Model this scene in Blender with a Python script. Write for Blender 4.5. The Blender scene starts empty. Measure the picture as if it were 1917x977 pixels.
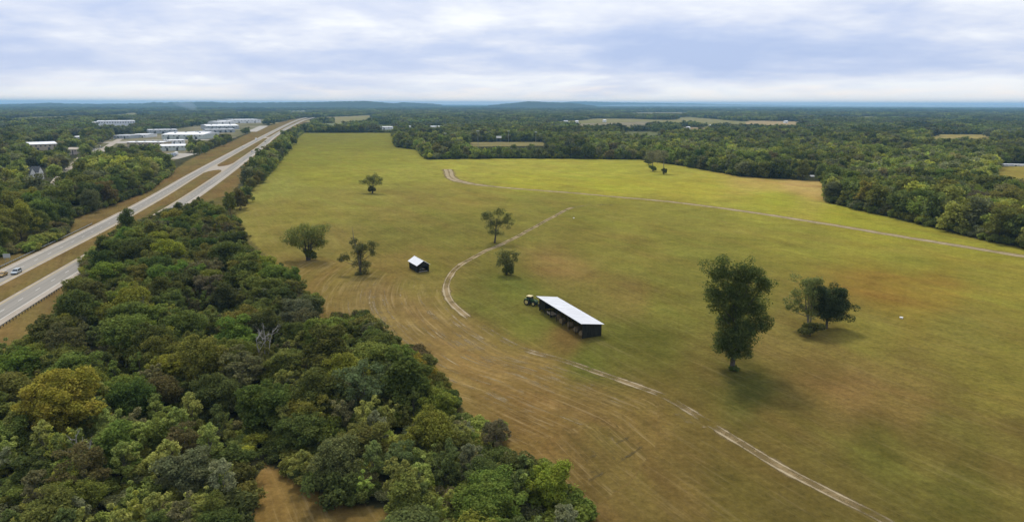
import bpy, bmesh, math, random
import numpy as np
from mathutils import Vector, Matrix

scene = bpy.context.scene
R = math.radians
# ------------------------------------------------------------------ camera
H = 60.0                      # drone height above the field
FPX, CX, CY = 1272.0, 958.5, 488.5
ROLL = R(0.15)
PITCH = math.atan((488.5 - 194) / FPX)
cam_d = bpy.data.cameras.new('camera')
cam = bpy.data.objects.new('camera', cam_d)
scene.collection.objects.link(cam)
cam_d.sensor_width = 36.0
cam_d.lens = 36.0 * FPX / 1917.0
cam_d.clip_start = 0.5
cam_d.clip_end = 120000.0
fwd = Vector((0, math.cos(PITCH), -math.sin(PITCH)))
up0 = Vector((0, math.sin(PITCH), math.cos(PITCH)))
rt0 = Vector((1, 0, 0))
rt = rt0 * math.cos(ROLL) + up0 * math.sin(ROLL)
upv = -rt0 * math.sin(ROLL) + up0 * math.cos(ROLL)
M = Matrix((rt, upv, -fwd)).transposed().to_4x4()
M.translation = Vector((0, 0, H))
cam.matrix_world = M
scene.camera = cam

# ------------------------------------------------------------------ world, sun, exposure
SUN_AZ, SUN_EL = R(-14), R(52)         # azimuth from +Y towards +X
world = bpy.data.worlds.new('World'); scene.world = world
world.use_nodes = True
wt = world.node_tree; wn = wt.nodes; wl = wt.links
for n in list(wn): wn.remove(n)
def N(nodes, typ, **kw):
    n = nodes.new(typ)
    for k, v in kw.items():
        if k.startswith('i_'):
            key = k[2:]
            n.inputs[int(key) if key.isdigit() else key].default_value = v
        else:
            setattr(n, k, v)
    return n
w_out = N(wn, 'ShaderNodeOutputWorld')
sky = N(wn, 'ShaderNodeTexSky', sky_type='NISHITA', sun_disc=False)
sky.sun_elevation = SUN_EL; sky.sun_rotation = SUN_AZ; sky.air_density = 1.0; sky.dust_density = 1.5
bg_sky = N(wn, 'ShaderNodeBackground'); bg_sky.inputs['Strength'].default_value = 0.10
wl.new(sky.outputs[0], bg_sky.inputs['Color'])
tc = N(wn, 'ShaderNodeTexCoord')
sep = N(wn, 'ShaderNodeSeparateXYZ'); wl.new(tc.outputs['Generated'], sep.inputs[0])
def wmath(op, a, b=None, c=None, clamp=False):
    m = N(wn, 'ShaderNodeMath', operation=op, use_clamp=clamp)
    for i, v in enumerate((a, b, c)):
        if v is None: continue
        if isinstance(v, (int, float)): m.inputs[i].default_value = v
        else: wl.new(v, m.inputs[i])
    return m.outputs[0]
den = wmath('ADD', wmath('ABSOLUTE', sep.outputs[2]), 0.15)
cxx = wmath('DIVIDE', sep.outputs[0], den)
cyy = wmath('DIVIDE', sep.outputs[1], den)
comb = N(wn, 'ShaderNodeCombineXYZ'); wl.new(cxx, comb.inputs[0]); wl.new(cyy, comb.inputs[1])
def wnoise(scale, detail, rough, dist, off):
    mp = N(wn, 'ShaderNodeMapping'); mp.inputs['Location'].default_value = off
    wl.new(comb.outputs[0], mp.inputs[0])
    nz = N(wn, 'ShaderNodeTexNoise'); wl.new(mp.outputs[0], nz.inputs['Vector'])
    nz.inputs['Scale'].default_value = scale; nz.inputs['Detail'].default_value = detail
    nz.inputs['Roughness'].default_value = rough; nz.inputs['Distortion'].default_value = dist
    return nz.outputs[0]
n_big = wnoise(0.62, 6, 0.52, 0.25, (15.155, -16.1, 1.22))
n_fine = wnoise(2.4, 7, 0.58, 0.15, (1.0, 7.7, 3))
n_mix = wmath('ADD', wmath('MULTIPLY', n_big, 0.76), wmath('MULTIPLY', n_fine, 0.24))
# a flat-based bank of grey-blue cloud stands all round above the horizon, its foot ragged
zz = wmath('ADD', sep.outputs[2], wmath('MULTIPLY', wmath('SUBTRACT', n_fine, 0.5), 0.05))
def wstep(a, b):
    mr_ = N(wn, 'ShaderNodeMapRange', interpolation_type='SMOOTHSTEP'); wl.new(zz, mr_.inputs[0]); mr_.inputs[1].default_value = a; mr_.inputs[2].default_value = b
    return mr_.outputs[0]
bank = wmath('MULTIPLY', wstep(0.030, 0.048), wmath('SUBTRACT', 1.0, wstep(0.060, 0.125)))
n_mix = wmath('ADD', n_mix, wmath('MULTIPLY', wmath('SUBTRACT', 0.42, bank), 0.115))
n_mix = wmath('ADD', n_mix, wmath('MULTIPLY', wmath('SUBTRACT', 1.0, wstep(0.0, 0.042)), 0.10))   # milky air low down, all round
ramp = N(wn, 'ShaderNodeValToRGB')
cr = ramp.color_ramp
cr.elements[0].position = 0.36; cr.elements[0].color = (0.47, 0.58, 0.86, 1)
cr.elements[1].position = 0.64; cr.elements[1].color = (1.0, 1.02, 1.06, 1)
e = cr.elements.new(0.45); e.color = (0.58, 0.67, 0.91, 1)
e = cr.elements.new(0.54); e.color = (0.76, 0.81, 0.96, 1)
wl.new(n_mix, ramp.inputs[0])
bg_cloud = N(wn, 'ShaderNodeBackground'); bg_cloud.inputs['Strength'].default_value = 1.04
low = N(wn, 'ShaderNodeMix', data_type='RGBA'); wl.new(wmath('MULTIPLY', wmath('SUBTRACT', 1.0, wstep(-0.004, 0.030)), 0.85), low.inputs[0])
wl.new(ramp.outputs[0], low.inputs[6]); low.inputs[7].default_value = (1.2, 1.08, 0.98, 1)      # bright milky air at the horizon
wl.new(low.outputs[2], bg_cloud.inputs['Color'])
mixw = N(wn, 'ShaderNodeMixShader'); mixw.inputs[0].default_value = 0.90
wl.new(bg_sky.outputs[0], mixw.inputs[1]); wl.new(bg_cloud.outputs[0], mixw.inputs[2])
wl.new(mixw.outputs[0], w_out.inputs['Surface'])

sun_d = bpy.data.lights.new('sun', 'SUN'); sun_d.energy = 2.2; sun_d.angle = R(10); sun_d.color = (1.0, 0.93, 0.80)
sun = bpy.data.objects.new('sun', sun_d); scene.collection.objects.link(sun)
sd = Vector((math.sin(SUN_AZ) * math.cos(SUN_EL), math.cos(SUN_AZ) * math.cos(SUN_EL), math.sin(SUN_EL)))
sun.rotation_euler = sd.to_track_quat('Z', 'Y').to_euler(); sun.location = (0, 0, 200)
vs = scene.view_settings
vs.view_transform = 'Standard'; vs.look = 'None'; vs.exposure = 0.0; vs.gamma = 1.0; vs.use_curve_mapping = False
cy = scene.cycles
cy.max_bounces = 5; cy.diffuse_bounces = 3; cy.glossy_bounces = 2; cy.transmission_bounces = 2
cy.volume_bounces = 1; cy.transparent_max_bounces = 16; cy.use_denoising = True
cy.caustics_reflective = False; cy.caustics_refractive = False

# ------------------------------------------------------------------ photo pixel <-> ground
cR, sR, cP, sP = math.cos(ROLL), math.sin(ROLL), math.cos(PITCH), math.sin(PITCH)
def ray(px, py):
    a = (px - CX) / FPX; b = -(py - CY) / FPX
    r = a * cR - b * sR; u = a * sR + b * cR
    return np.array([r, cP + u * sP, -sP + u * cP])
def G(px, py, z=0.0):
    d = ray(px, py); t = (H - z) / -d[2]
    return np.array([d[0] * t, d[1] * t, z])
def PX(X, Y, Z=0.0):
    X = np.asarray(X, float); Y = np.asarray(Y, float); dz = np.asarray(Z, float) - H
    u = dz * cP + Y * sP; w = Y * cP - dz * sP
    w = np.where(w < 0.5, 0.5, w)
    a = X / w; b = u / w
    return CX + FPX * (a * cR + b * sR), CY - FPX * (-a * sR + b * cR)
def pip(poly, X, Y):
    X = np.asarray(X, float); Y = np.asarray(Y, float)
    ins = np.zeros(X.shape, bool); n = len(poly)
    for i in range(n):
        x1, y1 = poly[i]; x2, y2 = poly[(i + 1) % n]
        if y1 == y2: continue
        c = ((y1 > Y) != (y2 > Y)) & (X < (x2 - x1) * (Y - y1) / (y2 - y1) + x1)
        ins ^= c
    return ins
def lin(c):
    c = np.asarray(c, float) / 255.0
    return np.where(c <= 0.04045, c / 12.92, ((c + 0.055) / 1.055) ** 2.4)
def smooth(a, b, x):
    t = np.clip((x - a) / (b - a), 0, 1); return t * t * (3 - 2 * t)
_rng0 = np.random.default_rng(5)
_LAT = _rng0.random((256, 256))
def vnoise(x, y):
    xi = np.floor(x).astype(int); yi = np.floor(y).astype(int)
    fx = x - xi; fy = y - yi; fx = fx * fx * (3 - 2 * fx); fy = fy * fy * (3 - 2 * fy)
    a = _LAT[xi % 256, yi % 256]; b = _LAT[(xi + 1) % 256, yi % 256]
    c = _LAT[xi % 256, (yi + 1) % 256]; d = _LAT[(xi + 1) % 256, (yi + 1) % 256]
    return (a * (1 - fx) + b * fx) * (1 - fy) + (c * (1 - fx) + d * fx) * fy

# ------------------------------------------------------------------ materials
def newmat(name):
    m = bpy.data.materials.new(name); m.use_nodes = True
    for n in list(m.node_tree.nodes): m.node_tree.nodes.remove(n)
    out = m.node_tree.nodes.new('ShaderNodeOutputMaterial')
    return m, m.node_tree.nodes, m.node_tree.links, out
def pmat(name, col, rough=0.7, metal=0.0, var=0.15, scale=2.0, stretch=(1, 1, 1), spec=0.3, bump=0.0, col2=None, rotz=0.0):
    """Principled material whose colour wanders a little with a noise texture."""
    m, ns, ls, out = newmat(name)
    b = N(ns, 'ShaderNodeBsdfPrincipled'); b.inputs['Roughness'].default_value = rough
    b.inputs['Metallic'].default_value = metal; b.inputs['Specular IOR Level'].default_value = spec
    t = N(ns, 'ShaderNodeTexCoord'); mp = N(ns, 'ShaderNodeMapping'); mp.inputs['Scale'].default_value = stretch; mp.vector_type = 'TEXTURE' if rotz else 'POINT'
    if rotz: mp.inputs['Rotation'].default_value = (0, 0, rotz); mp.inputs['Scale'].default_value = [1 / v for v in stretch]
    ls.new(t.outputs['Object'], mp.inputs[0])
    nz = N(ns, 'ShaderNodeTexNoise'); nz.inputs['Scale'].default_value = scale; nz.inputs['Detail'].default_value = 5
    nz.inputs['Roughness'].default_value = 0.62
    ls.new(mp.outputs[0], nz.inputs['Vector'])
    rp = N(ns, 'ShaderNodeValToRGB'); c = np.array(col[:3])
    c2 = np.array(col2[:3]) if col2 is not None else c * (1 + var)
    rp.color_ramp.elements[0].position = 0.32; rp.color_ramp.elements[0].color = (*(c * (1 - var)), 1)
    rp.color_ramp.elements[1].position = 0.68; rp.color_ramp.elements[1].color = (*np.clip(c2, 0, 1), 1)
    ls.new(nz.outputs[0], rp.inputs[0]); ls.new(rp.outputs[0], b.inputs['Base Color'])
    if bump:
        bp = N(ns, 'ShaderNodeBump'); bp.inputs['Strength'].default_value = bump; bp.inputs['Distance'].default_value = 0.05
        ls.new(nz.outputs[0], bp.inputs['Height']); ls.new(bp.outputs[0], b.inputs['Normal'])
    ls.new(b.outputs[0], out.inputs['Surface'])
    return m
def leafmat(name, source):
    """Leaf material; the tint comes from the tree object (OBJECT) or from the scattered copy (INSTANCER)."""
    m, ns, ls, out = newmat(name)
    if source == 'OBJECT':
        oi = N(ns, 'ShaderNodeObjectInfo'); col = oi.outputs['Color']
    else:
        at = N(ns, 'ShaderNodeAttribute', attribute_type='INSTANCER', attribute_name='tint'); col = at.outputs['Color']
    geo = N(ns, 'ShaderNodeNewGeometry')
    mr = N(ns, 'ShaderNodeMapRange'); mr.inputs['To Min'].default_value = 0.60; mr.inputs['To Max'].default_value = 1.75
    ls.new(geo.outputs['Random Per Island'], mr.inputs[0])
    t = N(ns, 'ShaderNodeTexCoord')
    nz = N(ns, 'ShaderNodeTexNoise'); nz.inputs['Scale'].default_value = 0.5; nz.inputs['Detail'].default_value = 2
    ls.new(t.outputs['Object'], nz.inputs['Vector'])
    hs = N(ns, 'ShaderNodeHueSaturation'); ls.new(col, hs.inputs['Color'])
    m2 = N(ns, 'ShaderNodeMapRange'); m2.inputs['From Min'].default_value = 0.3; m2.inputs['From Max'].default_value = 0.7
    m2.inputs['To Min'].default_value = 0.488; m2.inputs['To Max'].default_value = 0.514
    ls.new(nz.outputs[0], m2.inputs[0]); ls.new(m2.outputs[0], hs.inputs['Hue'])
    ls.new(mr.outputs[0], hs.inputs['Value'])
    d = N(ns, 'ShaderNodeBsdfDiffuse'); tr = N(ns, 'ShaderNodeBsdfTranslucent')
    ls.new(hs.outputs[0], d.inputs['Color']); ls.new(hs.outputs[0], tr.inputs['Color'])
    mx = N(ns, 'ShaderNodeMixShader'); mx.inputs[0].default_value = 0.48
    ls.new(d.outputs[0], mx.inputs[1]); ls.new(tr.outputs[0], mx.inputs[2])
    ls.new(mx.outputs[0], out.inputs['Surface'])
    return m
LEAF = leafmat('leaf', 'OBJECT'); LEAF_FAR = leafmat('leaf_of_scattered_tree', 'INSTANCER')
BARK = pmat('bark', (0.075, 0.062, 0.048), 0.9, var=0.35, scale=3, stretch=(1, 1, .25))
BARK_PALE = pmat('pale_bark', (0.33, 0.31, 0.27), 0.9, var=0.3, scale=2)
BARK_GREY = pmat('grey_twigs', (0.17, 0.155, 0.12), 0.9, var=0.3, scale=2)
ASPHALT = pmat('weathered_asphalt', (0.255, 0.24, 0.21), 0.9, var=0.16, scale=.6, stretch=(1, .02, 1), spec=.1, col2=(0.33, 0.305, 0.26), rotz=0.25)
SHOULDER = pmat('concrete_shoulder', (0.38, 0.33, 0.265), 0.9, var=0.14, scale=0.3, spec=.1)
PAINT_W = pmat('white_road_paint', (0.62, 0.61, 0.56), 0.7, var=0.2, scale=1.5)
PAINT_Y = pmat('yellow_road_paint', (0.50, 0.36, 0.09), 0.7, var=0.2, scale=1.5)
GALV = pmat('galvanised_steel', (0.30, 0.32, 0.31), 0.5, 0.3, var=0.2)
POSTWOOD = pmat('weathered_post', (0.10, 0.09, 0.075), 0.9, var=0.3)
DARKWOOD = pmat('black_stained_planks', (0.020, 0.021, 0.016), 0.95, var=0.45, scale=3, stretch=(1, 1, .15), spec=.04, col2=(0.040, 0.040, 0.030))
ROOFTIN = pmat('pale_roof_tin', (0.66, 0.67, 0.69), 0.45, 0.0, var=0.16, scale=0.9, stretch=(.25, 1.6, 1), spec=0.4, col2=(0.76, 0.78, 0.80))
HAY = pmat('old_hay', (0.18, 0.135, 0.07), 0.95, var=0.35, scale=6)
GREENP = pmat('tractor_green_paint', (0.025, 0.085, 0.022), 0.4, var=0.1)
YELLOWP = pmat('tractor_yellow_paint', (0.48, 0.40, 0.16), 0.5, var=0.1)
CREAM = pmat('cream_roof_paint', (0.62, 0.52, 0.26), 0.5, var=0.1)
RUBBER = pmat('rubber', (0.018, 0.018, 0.018), 0.85, var=0.2)
GLASS = pmat('dark_glass', (0.03, 0.04, 0.045), 0.12, var=0.1, spec=0.6)
STEEL = pmat('dark_steel', (0.06, 0.06, 0.06), 0.5, 0.2, var=0.2)

# ------------------------------------------------------------------ mesh helpers
COL = scene.collection
def np_mesh(name, V, F, mats, fmat=None, smoothf=False):
    V = np.asarray(V, np.float32).reshape(-1, 3); F = np.asarray(F, np.int32)
    me = bpy.data.meshes.new(name); k = F.shape[1]
    me.vertices.add(len(V)); me.vertices.foreach_set('co', V.ravel())
    me.loops.add(F.size); me.loops.foreach_set('vertex_index', F.ravel())
    me.polygons.add(len(F)); me.polygons.foreach_set('loop_start', np.arange(0, F.size, k, dtype=np.int32))
    if fmat is not None: me.polygons.foreach_set('material_index', np.asarray(fmat, np.int32))
    if smoothf: me.polygons.foreach_set('use_smooth', np.ones(len(F), bool))
    me.update(calc_edges=True)
    for m in mats: me.materials.append(m)
    return me
def link(name, data, parent=None, loc=(0, 0, 0), rot=(0, 0, 0), scale=(1, 1, 1)):
    o = bpy.data.objects.new(name, data); COL.objects.link(o)
    o.location = loc; o.rotation_euler = rot; o.scale = scale
    if parent: o.parent = parent
    return o
def tag(o, label, cat=None, group=None, kind=None):
    if label: o['label'] = label
    if cat: o['category'] = cat
    if group: o['group'] = group
    if kind: o['kind'] = kind
    return o
def thing(name, label, cat, loc=(0, 0, 0), rz=0.0, group=None):
    return tag(link(name, None, None, tuple(float(v) for v in loc), (0, 0, rz)), label, cat, group)
class MB:
    def __init__(self): self.v = []; self.f = []
    def add(self, vs, fs):
        o = len(self.v); self.v += [tuple(map(float, p)) for p in vs]; self.f += [tuple(i + o for i in f) for f in fs]
        return self
    def box(self, x0, x1, y0, y1, z0, z1):
        return self.add([(x0, y0, z0), (x1, y0, z0), (x1, y1, z0), (x0, y1, z0), (x0, y0, z1), (x1, y0, z1), (x1, y1, z1), (x0, y1, z1)],
                        [(0, 3, 2, 1), (4, 5, 6, 7), (0, 1, 5, 4), (1, 2, 6, 5), (2, 3, 7, 6), (3, 0, 4, 7)])
    def hexa(self, p):   # 4 bottom, 4 top
        return self.add(p, [(0, 3, 2, 1), (4, 5, 6, 7), (0, 1, 5, 4), (1, 2, 6, 5), (2, 3, 7, 6), (3, 0, 4, 7)])
    def tube(self, pts, rad, n=6, cap=True):
        pts = [np.array(p, float) for p in pts]; o = len(self.v); rings = []
        for i, p in enumerate(pts):
            d = pts[min(i + 1, len(pts) - 1)] - pts[max(i - 1, 0)]; d /= (np.linalg.norm(d) + 1e-9)
            a = np.cross(d, (0, 0, 1.0)) if abs(d[2]) < .9 else np.cross(d, (1.0, 0, 0)); a /= np.linalg.norm(a); b = np.cross(d, a)
            r = rad[i] if hasattr(rad, '__len__') else rad
            for k in range(n):
                t = 2 * math.pi * k / n; self.v.append(tuple(p + r * (math.cos(t) * a + math.sin(t) * b)))
        for i in range(len(pts) - 1):
            for k in range(n):
                k2 = (k + 1) % n
                self.f.append((o + i * n + k, o + i * n + k2, o + (i + 1) * n + k2, o + (i + 1) * n + k))
        if cap:
            self.f.append(tuple(o + k for k in range(n))[::-1]); m = o + (len(pts) - 1) * n
            self.f.append(tuple(m + k for k in range(n)))
        return self
    def cyl(self, c, axis, r, w, n=16, r2=None):
        c = np.array(c, float); a = np.array(axis, float); a /= np.linalg.norm(a)
        r2 = r if r2 is None else r2
        return self.tube([c - a * w / 2, c - a * w * .38, c + a * w * .38, c + a * w / 2], [r * .93, r, r2, r2 * .93], n)
    def prism(self, prof, x0, x1, ins0=None, ins1=None):   # profile in (y,z), extruded along x
        n = len(prof); A = [(x0, y, z) for y, z in prof]; B = [(x1, y, z) for y, z in prof]
        fs = [tuple(range(n))[::-1], tuple(range(n, 2 * n))] + [(i, (i + 1) % n, n + (i + 1) % n, n + i) for i in range(n)]
        return self.add(A + B, fs)
    def build(self, name, mat, parent=None, smoothf=False, loc=(0, 0, 0), bevel=0):
        me = bpy.data.meshes.new(name); me.from_pydata(self.v, [], self.f); me.materials.append(mat)
        bm = bmesh.new(); bm.from_mesh(me); bmesh.ops.recalc_face_normals(bm, faces=bm.faces)
        if bevel: bmesh.ops.bevel(bm, geom=list(bm.edges), offset=bevel, segments=2, affect='EDGES', profile=.6)
        bm.to_mesh(me); bm.free()
        if smoothf:
            me.polygons.foreach_set('use_smooth', [True] * len(me.polygons))
        me.update()
        return link(name, me, parent, loc)
ONES = 'first second third fourth fifth sixth seventh eighth ninth tenth eleventh twelfth thirteenth fourteenth fifteenth sixteenth seventeenth eighteenth nineteenth'.split()
TENS = ['', '', 'twenty', 'thirty', 'forty', 'fifty', 'sixty', 'seventy', 'eighty', 'ninety']
TENTH = ['', '', 'twentieth', 'thirtieth', 'fortieth', 'fiftieth', 'sixtieth', 'seventieth', 'eightieth', 'ninetieth']
def ordinal(n):
    if n < 20: return ONES[n - 1]
    return TENTH[n // 10] if n % 10 == 0 else TENS[n // 10] + '-' + ONES[n % 10 - 1]

# ------------------------------------------------------------------ layout traced from the photograph (pixels)
FIELD = [(560, 249), (735, 249), (745, 276), (785, 281), (800, 299), (890, 298), (960, 297), (1200, 299), (1290, 313), (1380, 330), (1500, 338),
         (1552, 341), (1552, 380), (1650, 403), (1740, 424), (1830, 448), (1950, 472), (2300, 560), (2600, 1400), (1110, 1400), (1085, 960), (990, 868),
         (890, 795), (824, 708), (705, 632), (600, 600), (590, 560), (540, 520), (470, 450), (432, 385), (470, 352), (500, 327), (530, 292), (550, 264)]
CLEARING = [(495, 866), (530, 884), (565, 910), (640, 938), (722, 952), (745, 1010), (720, 1120), (420, 1120), (440, 985), (465, 925)]
VERGE = [(-60, 478), (0, 482), (60, 472), (118, 442), (124, 412), (200, 387), (270, 362), (322, 322), (352, 300), (405, 276), (440, 262), (485, 241), (535, 226), (565, 221),
         (580, 223), (566, 232), (542, 246), (517, 268), (492, 298), (466, 326), (428, 366), (380, 376), (300, 385), (250, 420), (215, 450), (205, 500), (165, 560), (110, 620), (30, 665), (-60, 690)]
TOWN = [(98, 345), (110, 330), (128, 308), (150, 290), (168, 272), (205, 257), (240, 247), (300, 241), (380, 231), (430, 222), (505, 221), (500, 236), (440, 258), (405, 264),
        (352, 292), (322, 302), (300, 282), (250, 286), (190, 290), (150, 312), (118, 336)]
PATCHES = [([(876, 266), (1016, 266), (1022, 273), (884, 275)], (136, 126, 80)),
           ([(1265, 238), (1332, 239), (1330, 246), (1262, 246)], (150, 132, 100)),
           ([(1400, 226), (1500, 228), (1502, 236), (1395, 233)], (165, 145, 105)),
           ([(1745, 252), (1862, 252), (1862, 260), (1740, 261)], (160, 145, 85)),
           ([(1868, 313), (1990, 310), (1990, 342), (1872, 338)], (150, 135, 62)),
           ([(1075, 232), (1215, 228), (1215, 236), (1080, 238)], (140, 130, 105)),
           ([(1175, 246), (1235, 247), (1232, 255), (1160, 253)], (110, 112, 72)),
           ([(600, 231), (645, 231), (642, 236), (600, 236)], (120, 125, 90)),
           ([(440, 207), (520, 206), (520, 209), (440, 210)], (150, 150, 120)),
           ([(540, 206), (575, 206), (575, 209), (545, 209)], (160, 160, 130)),
           ([(1190, 211), (1290, 209), (1290, 213), (1180, 214)], (130, 125, 95)),
           ([(690, 232), (840, 232), (840, 244), (690, 244)], (90, 98, 60))]
# highway frame: u across, w along
HA = 0.25
def HW(u, w, z=0.0):
    return np.array([u * math.cos(HA) - w * math.sin(HA), u * math.sin(HA) + w * math.cos(HA), z])
def UW(X, Y): return X * math.cos(HA) + Y * math.sin(HA), -X * math.sin(HA) + Y * math.cos(HA)
FAR_C = np.array([(60, -118.5), (160, -118), (260, -116.8), (380, -114.5), (480, -115), (610, -118.5), (820, -122), (1220, -126.5), (1840, -131.5), (2400, -132), (2750, -127), (3100, -112)])
NEAR_C = np.array([(60, -100), (160, -99.2), (220, -98.4), (290, -97.0), (475, -94.6), (560, -95.2), (655, -96.4), (770, -98.8), (1000, -103), (1300, -111), (1650, -115), (2150, -114), (2650, -107), (3100, -85)])
def csp(tab, w):
    """smooth curve through the table (cubic Hermite)"""
    x = tab[:, 0]; y = tab[:, 1]; m = np.gradient(y, x)
    i = np.clip(np.searchsorted(x, w) - 1, 0, len(x) - 2); h = x[i + 1] - x[i]; t = (w - x[i]) / h
    return (2*t**3-3*t**2+1)*y[i] + (t**3-2*t**2+t)*h*m[i] + (-2*t**3+3*t**2)*y[i+1] + (t**3-t**2)*h*m[i+1]
TRACK = [(1760, 1040), (1660, 977), (1560, 925), (1450, 866), (1340, 800), (1290, 768), (1250, 745), (1190, 722), (1120, 698), (1050, 673), (980, 653), (925, 625), (885, 600), (860, 580),
         (842, 560), (836, 540), (839, 522), (850, 506), (872, 490), (900, 474), (930, 461), (960, 447), (990, 431), (1015, 417), (1040, 404), (1060, 393), (1080, 387), (1110, 384.5), (1150, 383.5), (1185, 383)]
TRACK2 = [(838, 317), (841, 324), (843, 331), (858, 339), (882, 344), (930, 350), (1000, 356), (1080, 362), (1150, 368.5), (1220, 374.5), (1290, 382), (1360, 391), (1430, 401), (1500, 412),
          (1600, 428), (1700, 445), (1800, 461), (1917, 480), (2020, 497)]
def dense(px, step=1.5):
    P = np.array([G(*p)[:2] for p in px]); s = np.r_[0, np.cumsum(np.linalg.norm(np.diff(P, axis=0), axis=1))]
    n = int(s[-1] / step) + 2; t = np.linspace(0, s[-1], n)
    out = np.stack([csp(np.stack([s, P[:, 0]], 1), t), csp(np.stack([s, P[:, 1]], 1), t)], 1)
    return out, t
TRK, TRK_S = dense(TRACK); TRK2, TRK2_S = dense(TRACK2, 3.0)

# ------------------------------------------------------------------ ground: one sheet to the horizon
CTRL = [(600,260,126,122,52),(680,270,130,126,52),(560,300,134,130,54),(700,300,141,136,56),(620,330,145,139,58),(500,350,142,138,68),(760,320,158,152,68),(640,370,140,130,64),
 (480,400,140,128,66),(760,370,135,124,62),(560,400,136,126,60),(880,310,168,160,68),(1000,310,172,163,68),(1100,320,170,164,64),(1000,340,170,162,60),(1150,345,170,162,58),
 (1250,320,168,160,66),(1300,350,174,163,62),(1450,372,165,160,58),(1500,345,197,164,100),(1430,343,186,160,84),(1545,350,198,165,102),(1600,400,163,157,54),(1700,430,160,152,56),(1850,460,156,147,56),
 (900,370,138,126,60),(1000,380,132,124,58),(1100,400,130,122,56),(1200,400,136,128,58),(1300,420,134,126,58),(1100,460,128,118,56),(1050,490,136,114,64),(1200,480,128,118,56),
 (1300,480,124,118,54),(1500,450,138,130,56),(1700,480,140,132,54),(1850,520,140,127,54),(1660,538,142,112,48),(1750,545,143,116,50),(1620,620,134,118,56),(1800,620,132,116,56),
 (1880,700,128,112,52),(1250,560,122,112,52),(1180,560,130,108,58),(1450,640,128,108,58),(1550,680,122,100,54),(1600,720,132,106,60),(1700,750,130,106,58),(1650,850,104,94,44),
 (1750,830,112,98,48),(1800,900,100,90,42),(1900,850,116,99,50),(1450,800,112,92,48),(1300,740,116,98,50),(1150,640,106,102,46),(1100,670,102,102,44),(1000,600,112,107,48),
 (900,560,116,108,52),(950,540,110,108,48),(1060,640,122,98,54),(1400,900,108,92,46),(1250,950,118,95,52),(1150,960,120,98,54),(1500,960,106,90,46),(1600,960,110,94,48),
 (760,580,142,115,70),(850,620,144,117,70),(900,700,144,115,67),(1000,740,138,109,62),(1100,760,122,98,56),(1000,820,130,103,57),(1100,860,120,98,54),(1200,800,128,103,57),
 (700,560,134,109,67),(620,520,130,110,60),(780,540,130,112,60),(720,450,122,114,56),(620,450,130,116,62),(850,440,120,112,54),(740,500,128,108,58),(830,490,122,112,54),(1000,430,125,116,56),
 (500,910,146,116,66),(600,960,126,102,58),(500,970,140,111,62),(1400,720,90,86,40),(1210,640,108,100,46),(1380,560,122,114,52),(1000,700,140,112,64),(1000,905,128,102,58)]  # dark point below the tallest tree: its cast shadow painted in
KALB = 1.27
def field_colour_with_light(px, py):  # grass colours, with sunlit far band and cloud-shaded near field painted in
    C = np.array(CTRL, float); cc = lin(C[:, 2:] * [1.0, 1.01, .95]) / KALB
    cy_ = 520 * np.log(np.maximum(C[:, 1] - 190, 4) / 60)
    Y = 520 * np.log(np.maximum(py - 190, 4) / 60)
    yel = (C[:, 1] < 480) & (C[:, 3] > 140); cc[yel] *= .90  # far yellow: hay colour and painted sunlight together
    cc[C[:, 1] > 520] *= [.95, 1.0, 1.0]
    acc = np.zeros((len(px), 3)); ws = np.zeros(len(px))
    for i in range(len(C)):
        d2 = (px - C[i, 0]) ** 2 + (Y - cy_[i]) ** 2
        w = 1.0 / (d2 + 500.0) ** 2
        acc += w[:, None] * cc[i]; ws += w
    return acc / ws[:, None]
def far_open(X, Y):
    """0..1: farmland between the far woods"""
    n = vnoise(X / 300 + 3.3, Y / 1000 + 1.7) * .62 + vnoise(X / 120 + 9, Y / 420 + 4) * .38
    d = np.hypot(X, Y)
    return smooth(.63, .665, n) * smooth(1300, 2200, d)
ang = np.concatenate([np.linspace(-180, -60, 24)[:-1], np.linspace(-60, -46, 12)[:-1], np.linspace(-46, 46, 520), np.linspace(46, 60, 12)[1:], np.linspace(60, 180, 24)[1:-1]])
ang = np.radians(ang)
rad = np.concatenate([[3, 20, 45], np.exp(np.linspace(math.log(70), math.log(3000), 470)), np.exp(np.linspace(math.log(3100), math.log(32000), 60))])
RR, AA = np.meshgrid(rad, ang, indexing='ij')
gx = (RR * np.sin(AA)).ravel(); gy = (RR * np.cos(AA)).ravel()
na, nr = len(ang), len(rad)
idx = np.arange(nr * na).reshape(nr, na)
a0 = idx[:-1, :]; b0 = np.roll(idx, -1, axis=1)[:-1, :]; c0 = np.roll(idx, -1, axis=1)[1:, :]; d0 = idx[1:, :]
GF = np.stack([a0.ravel(), d0.ravel(), c0.ravel(), b0.ravel()], 1)
gv = np.stack([gx, gy, np.zeros_like(gx)], 1)
cen = len(gv); gv = np.vstack([gv, [[0, 0, 0]]])
ppx, ppy = PX(gv[:, 0], gv[:, 1])
dist = np.hypot(gv[:, 0], gv[:, 1])
wood_alb = np.array([0.050, 0.050, 0.024])
gcol = np.tile(wood_alb, (len(gv), 1)) * np.where(np.hypot(gv[:, 0], gv[:, 1]) > 900, .75, 1.0)[:, None] * (0.8 + 0.5 * vnoise(gv[:, 0] / 30, gv[:, 1] / 30))[:, None]
front = gv[:, 1] > 20
rough = dist < 480
gcol[rough] = (lin((104, 96, 54)) / KALB * (.75 + .5 * vnoise(gv[:, 0] / 8, gv[:, 1] / 8))[:, None])[rough]
NW0 = [(0, 690), (60, 660), (110, 620), (165, 560), (190, 520), (250, 470), (400, 420), (470, 480), (560, 560), (690, 640), (800, 700), (880, 800), (990, 880), (1080, 970), (1090, 1100), (-80, 1100), (-80, 720)]
nwm = pip(NW0, ppx, ppy) & front
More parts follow.
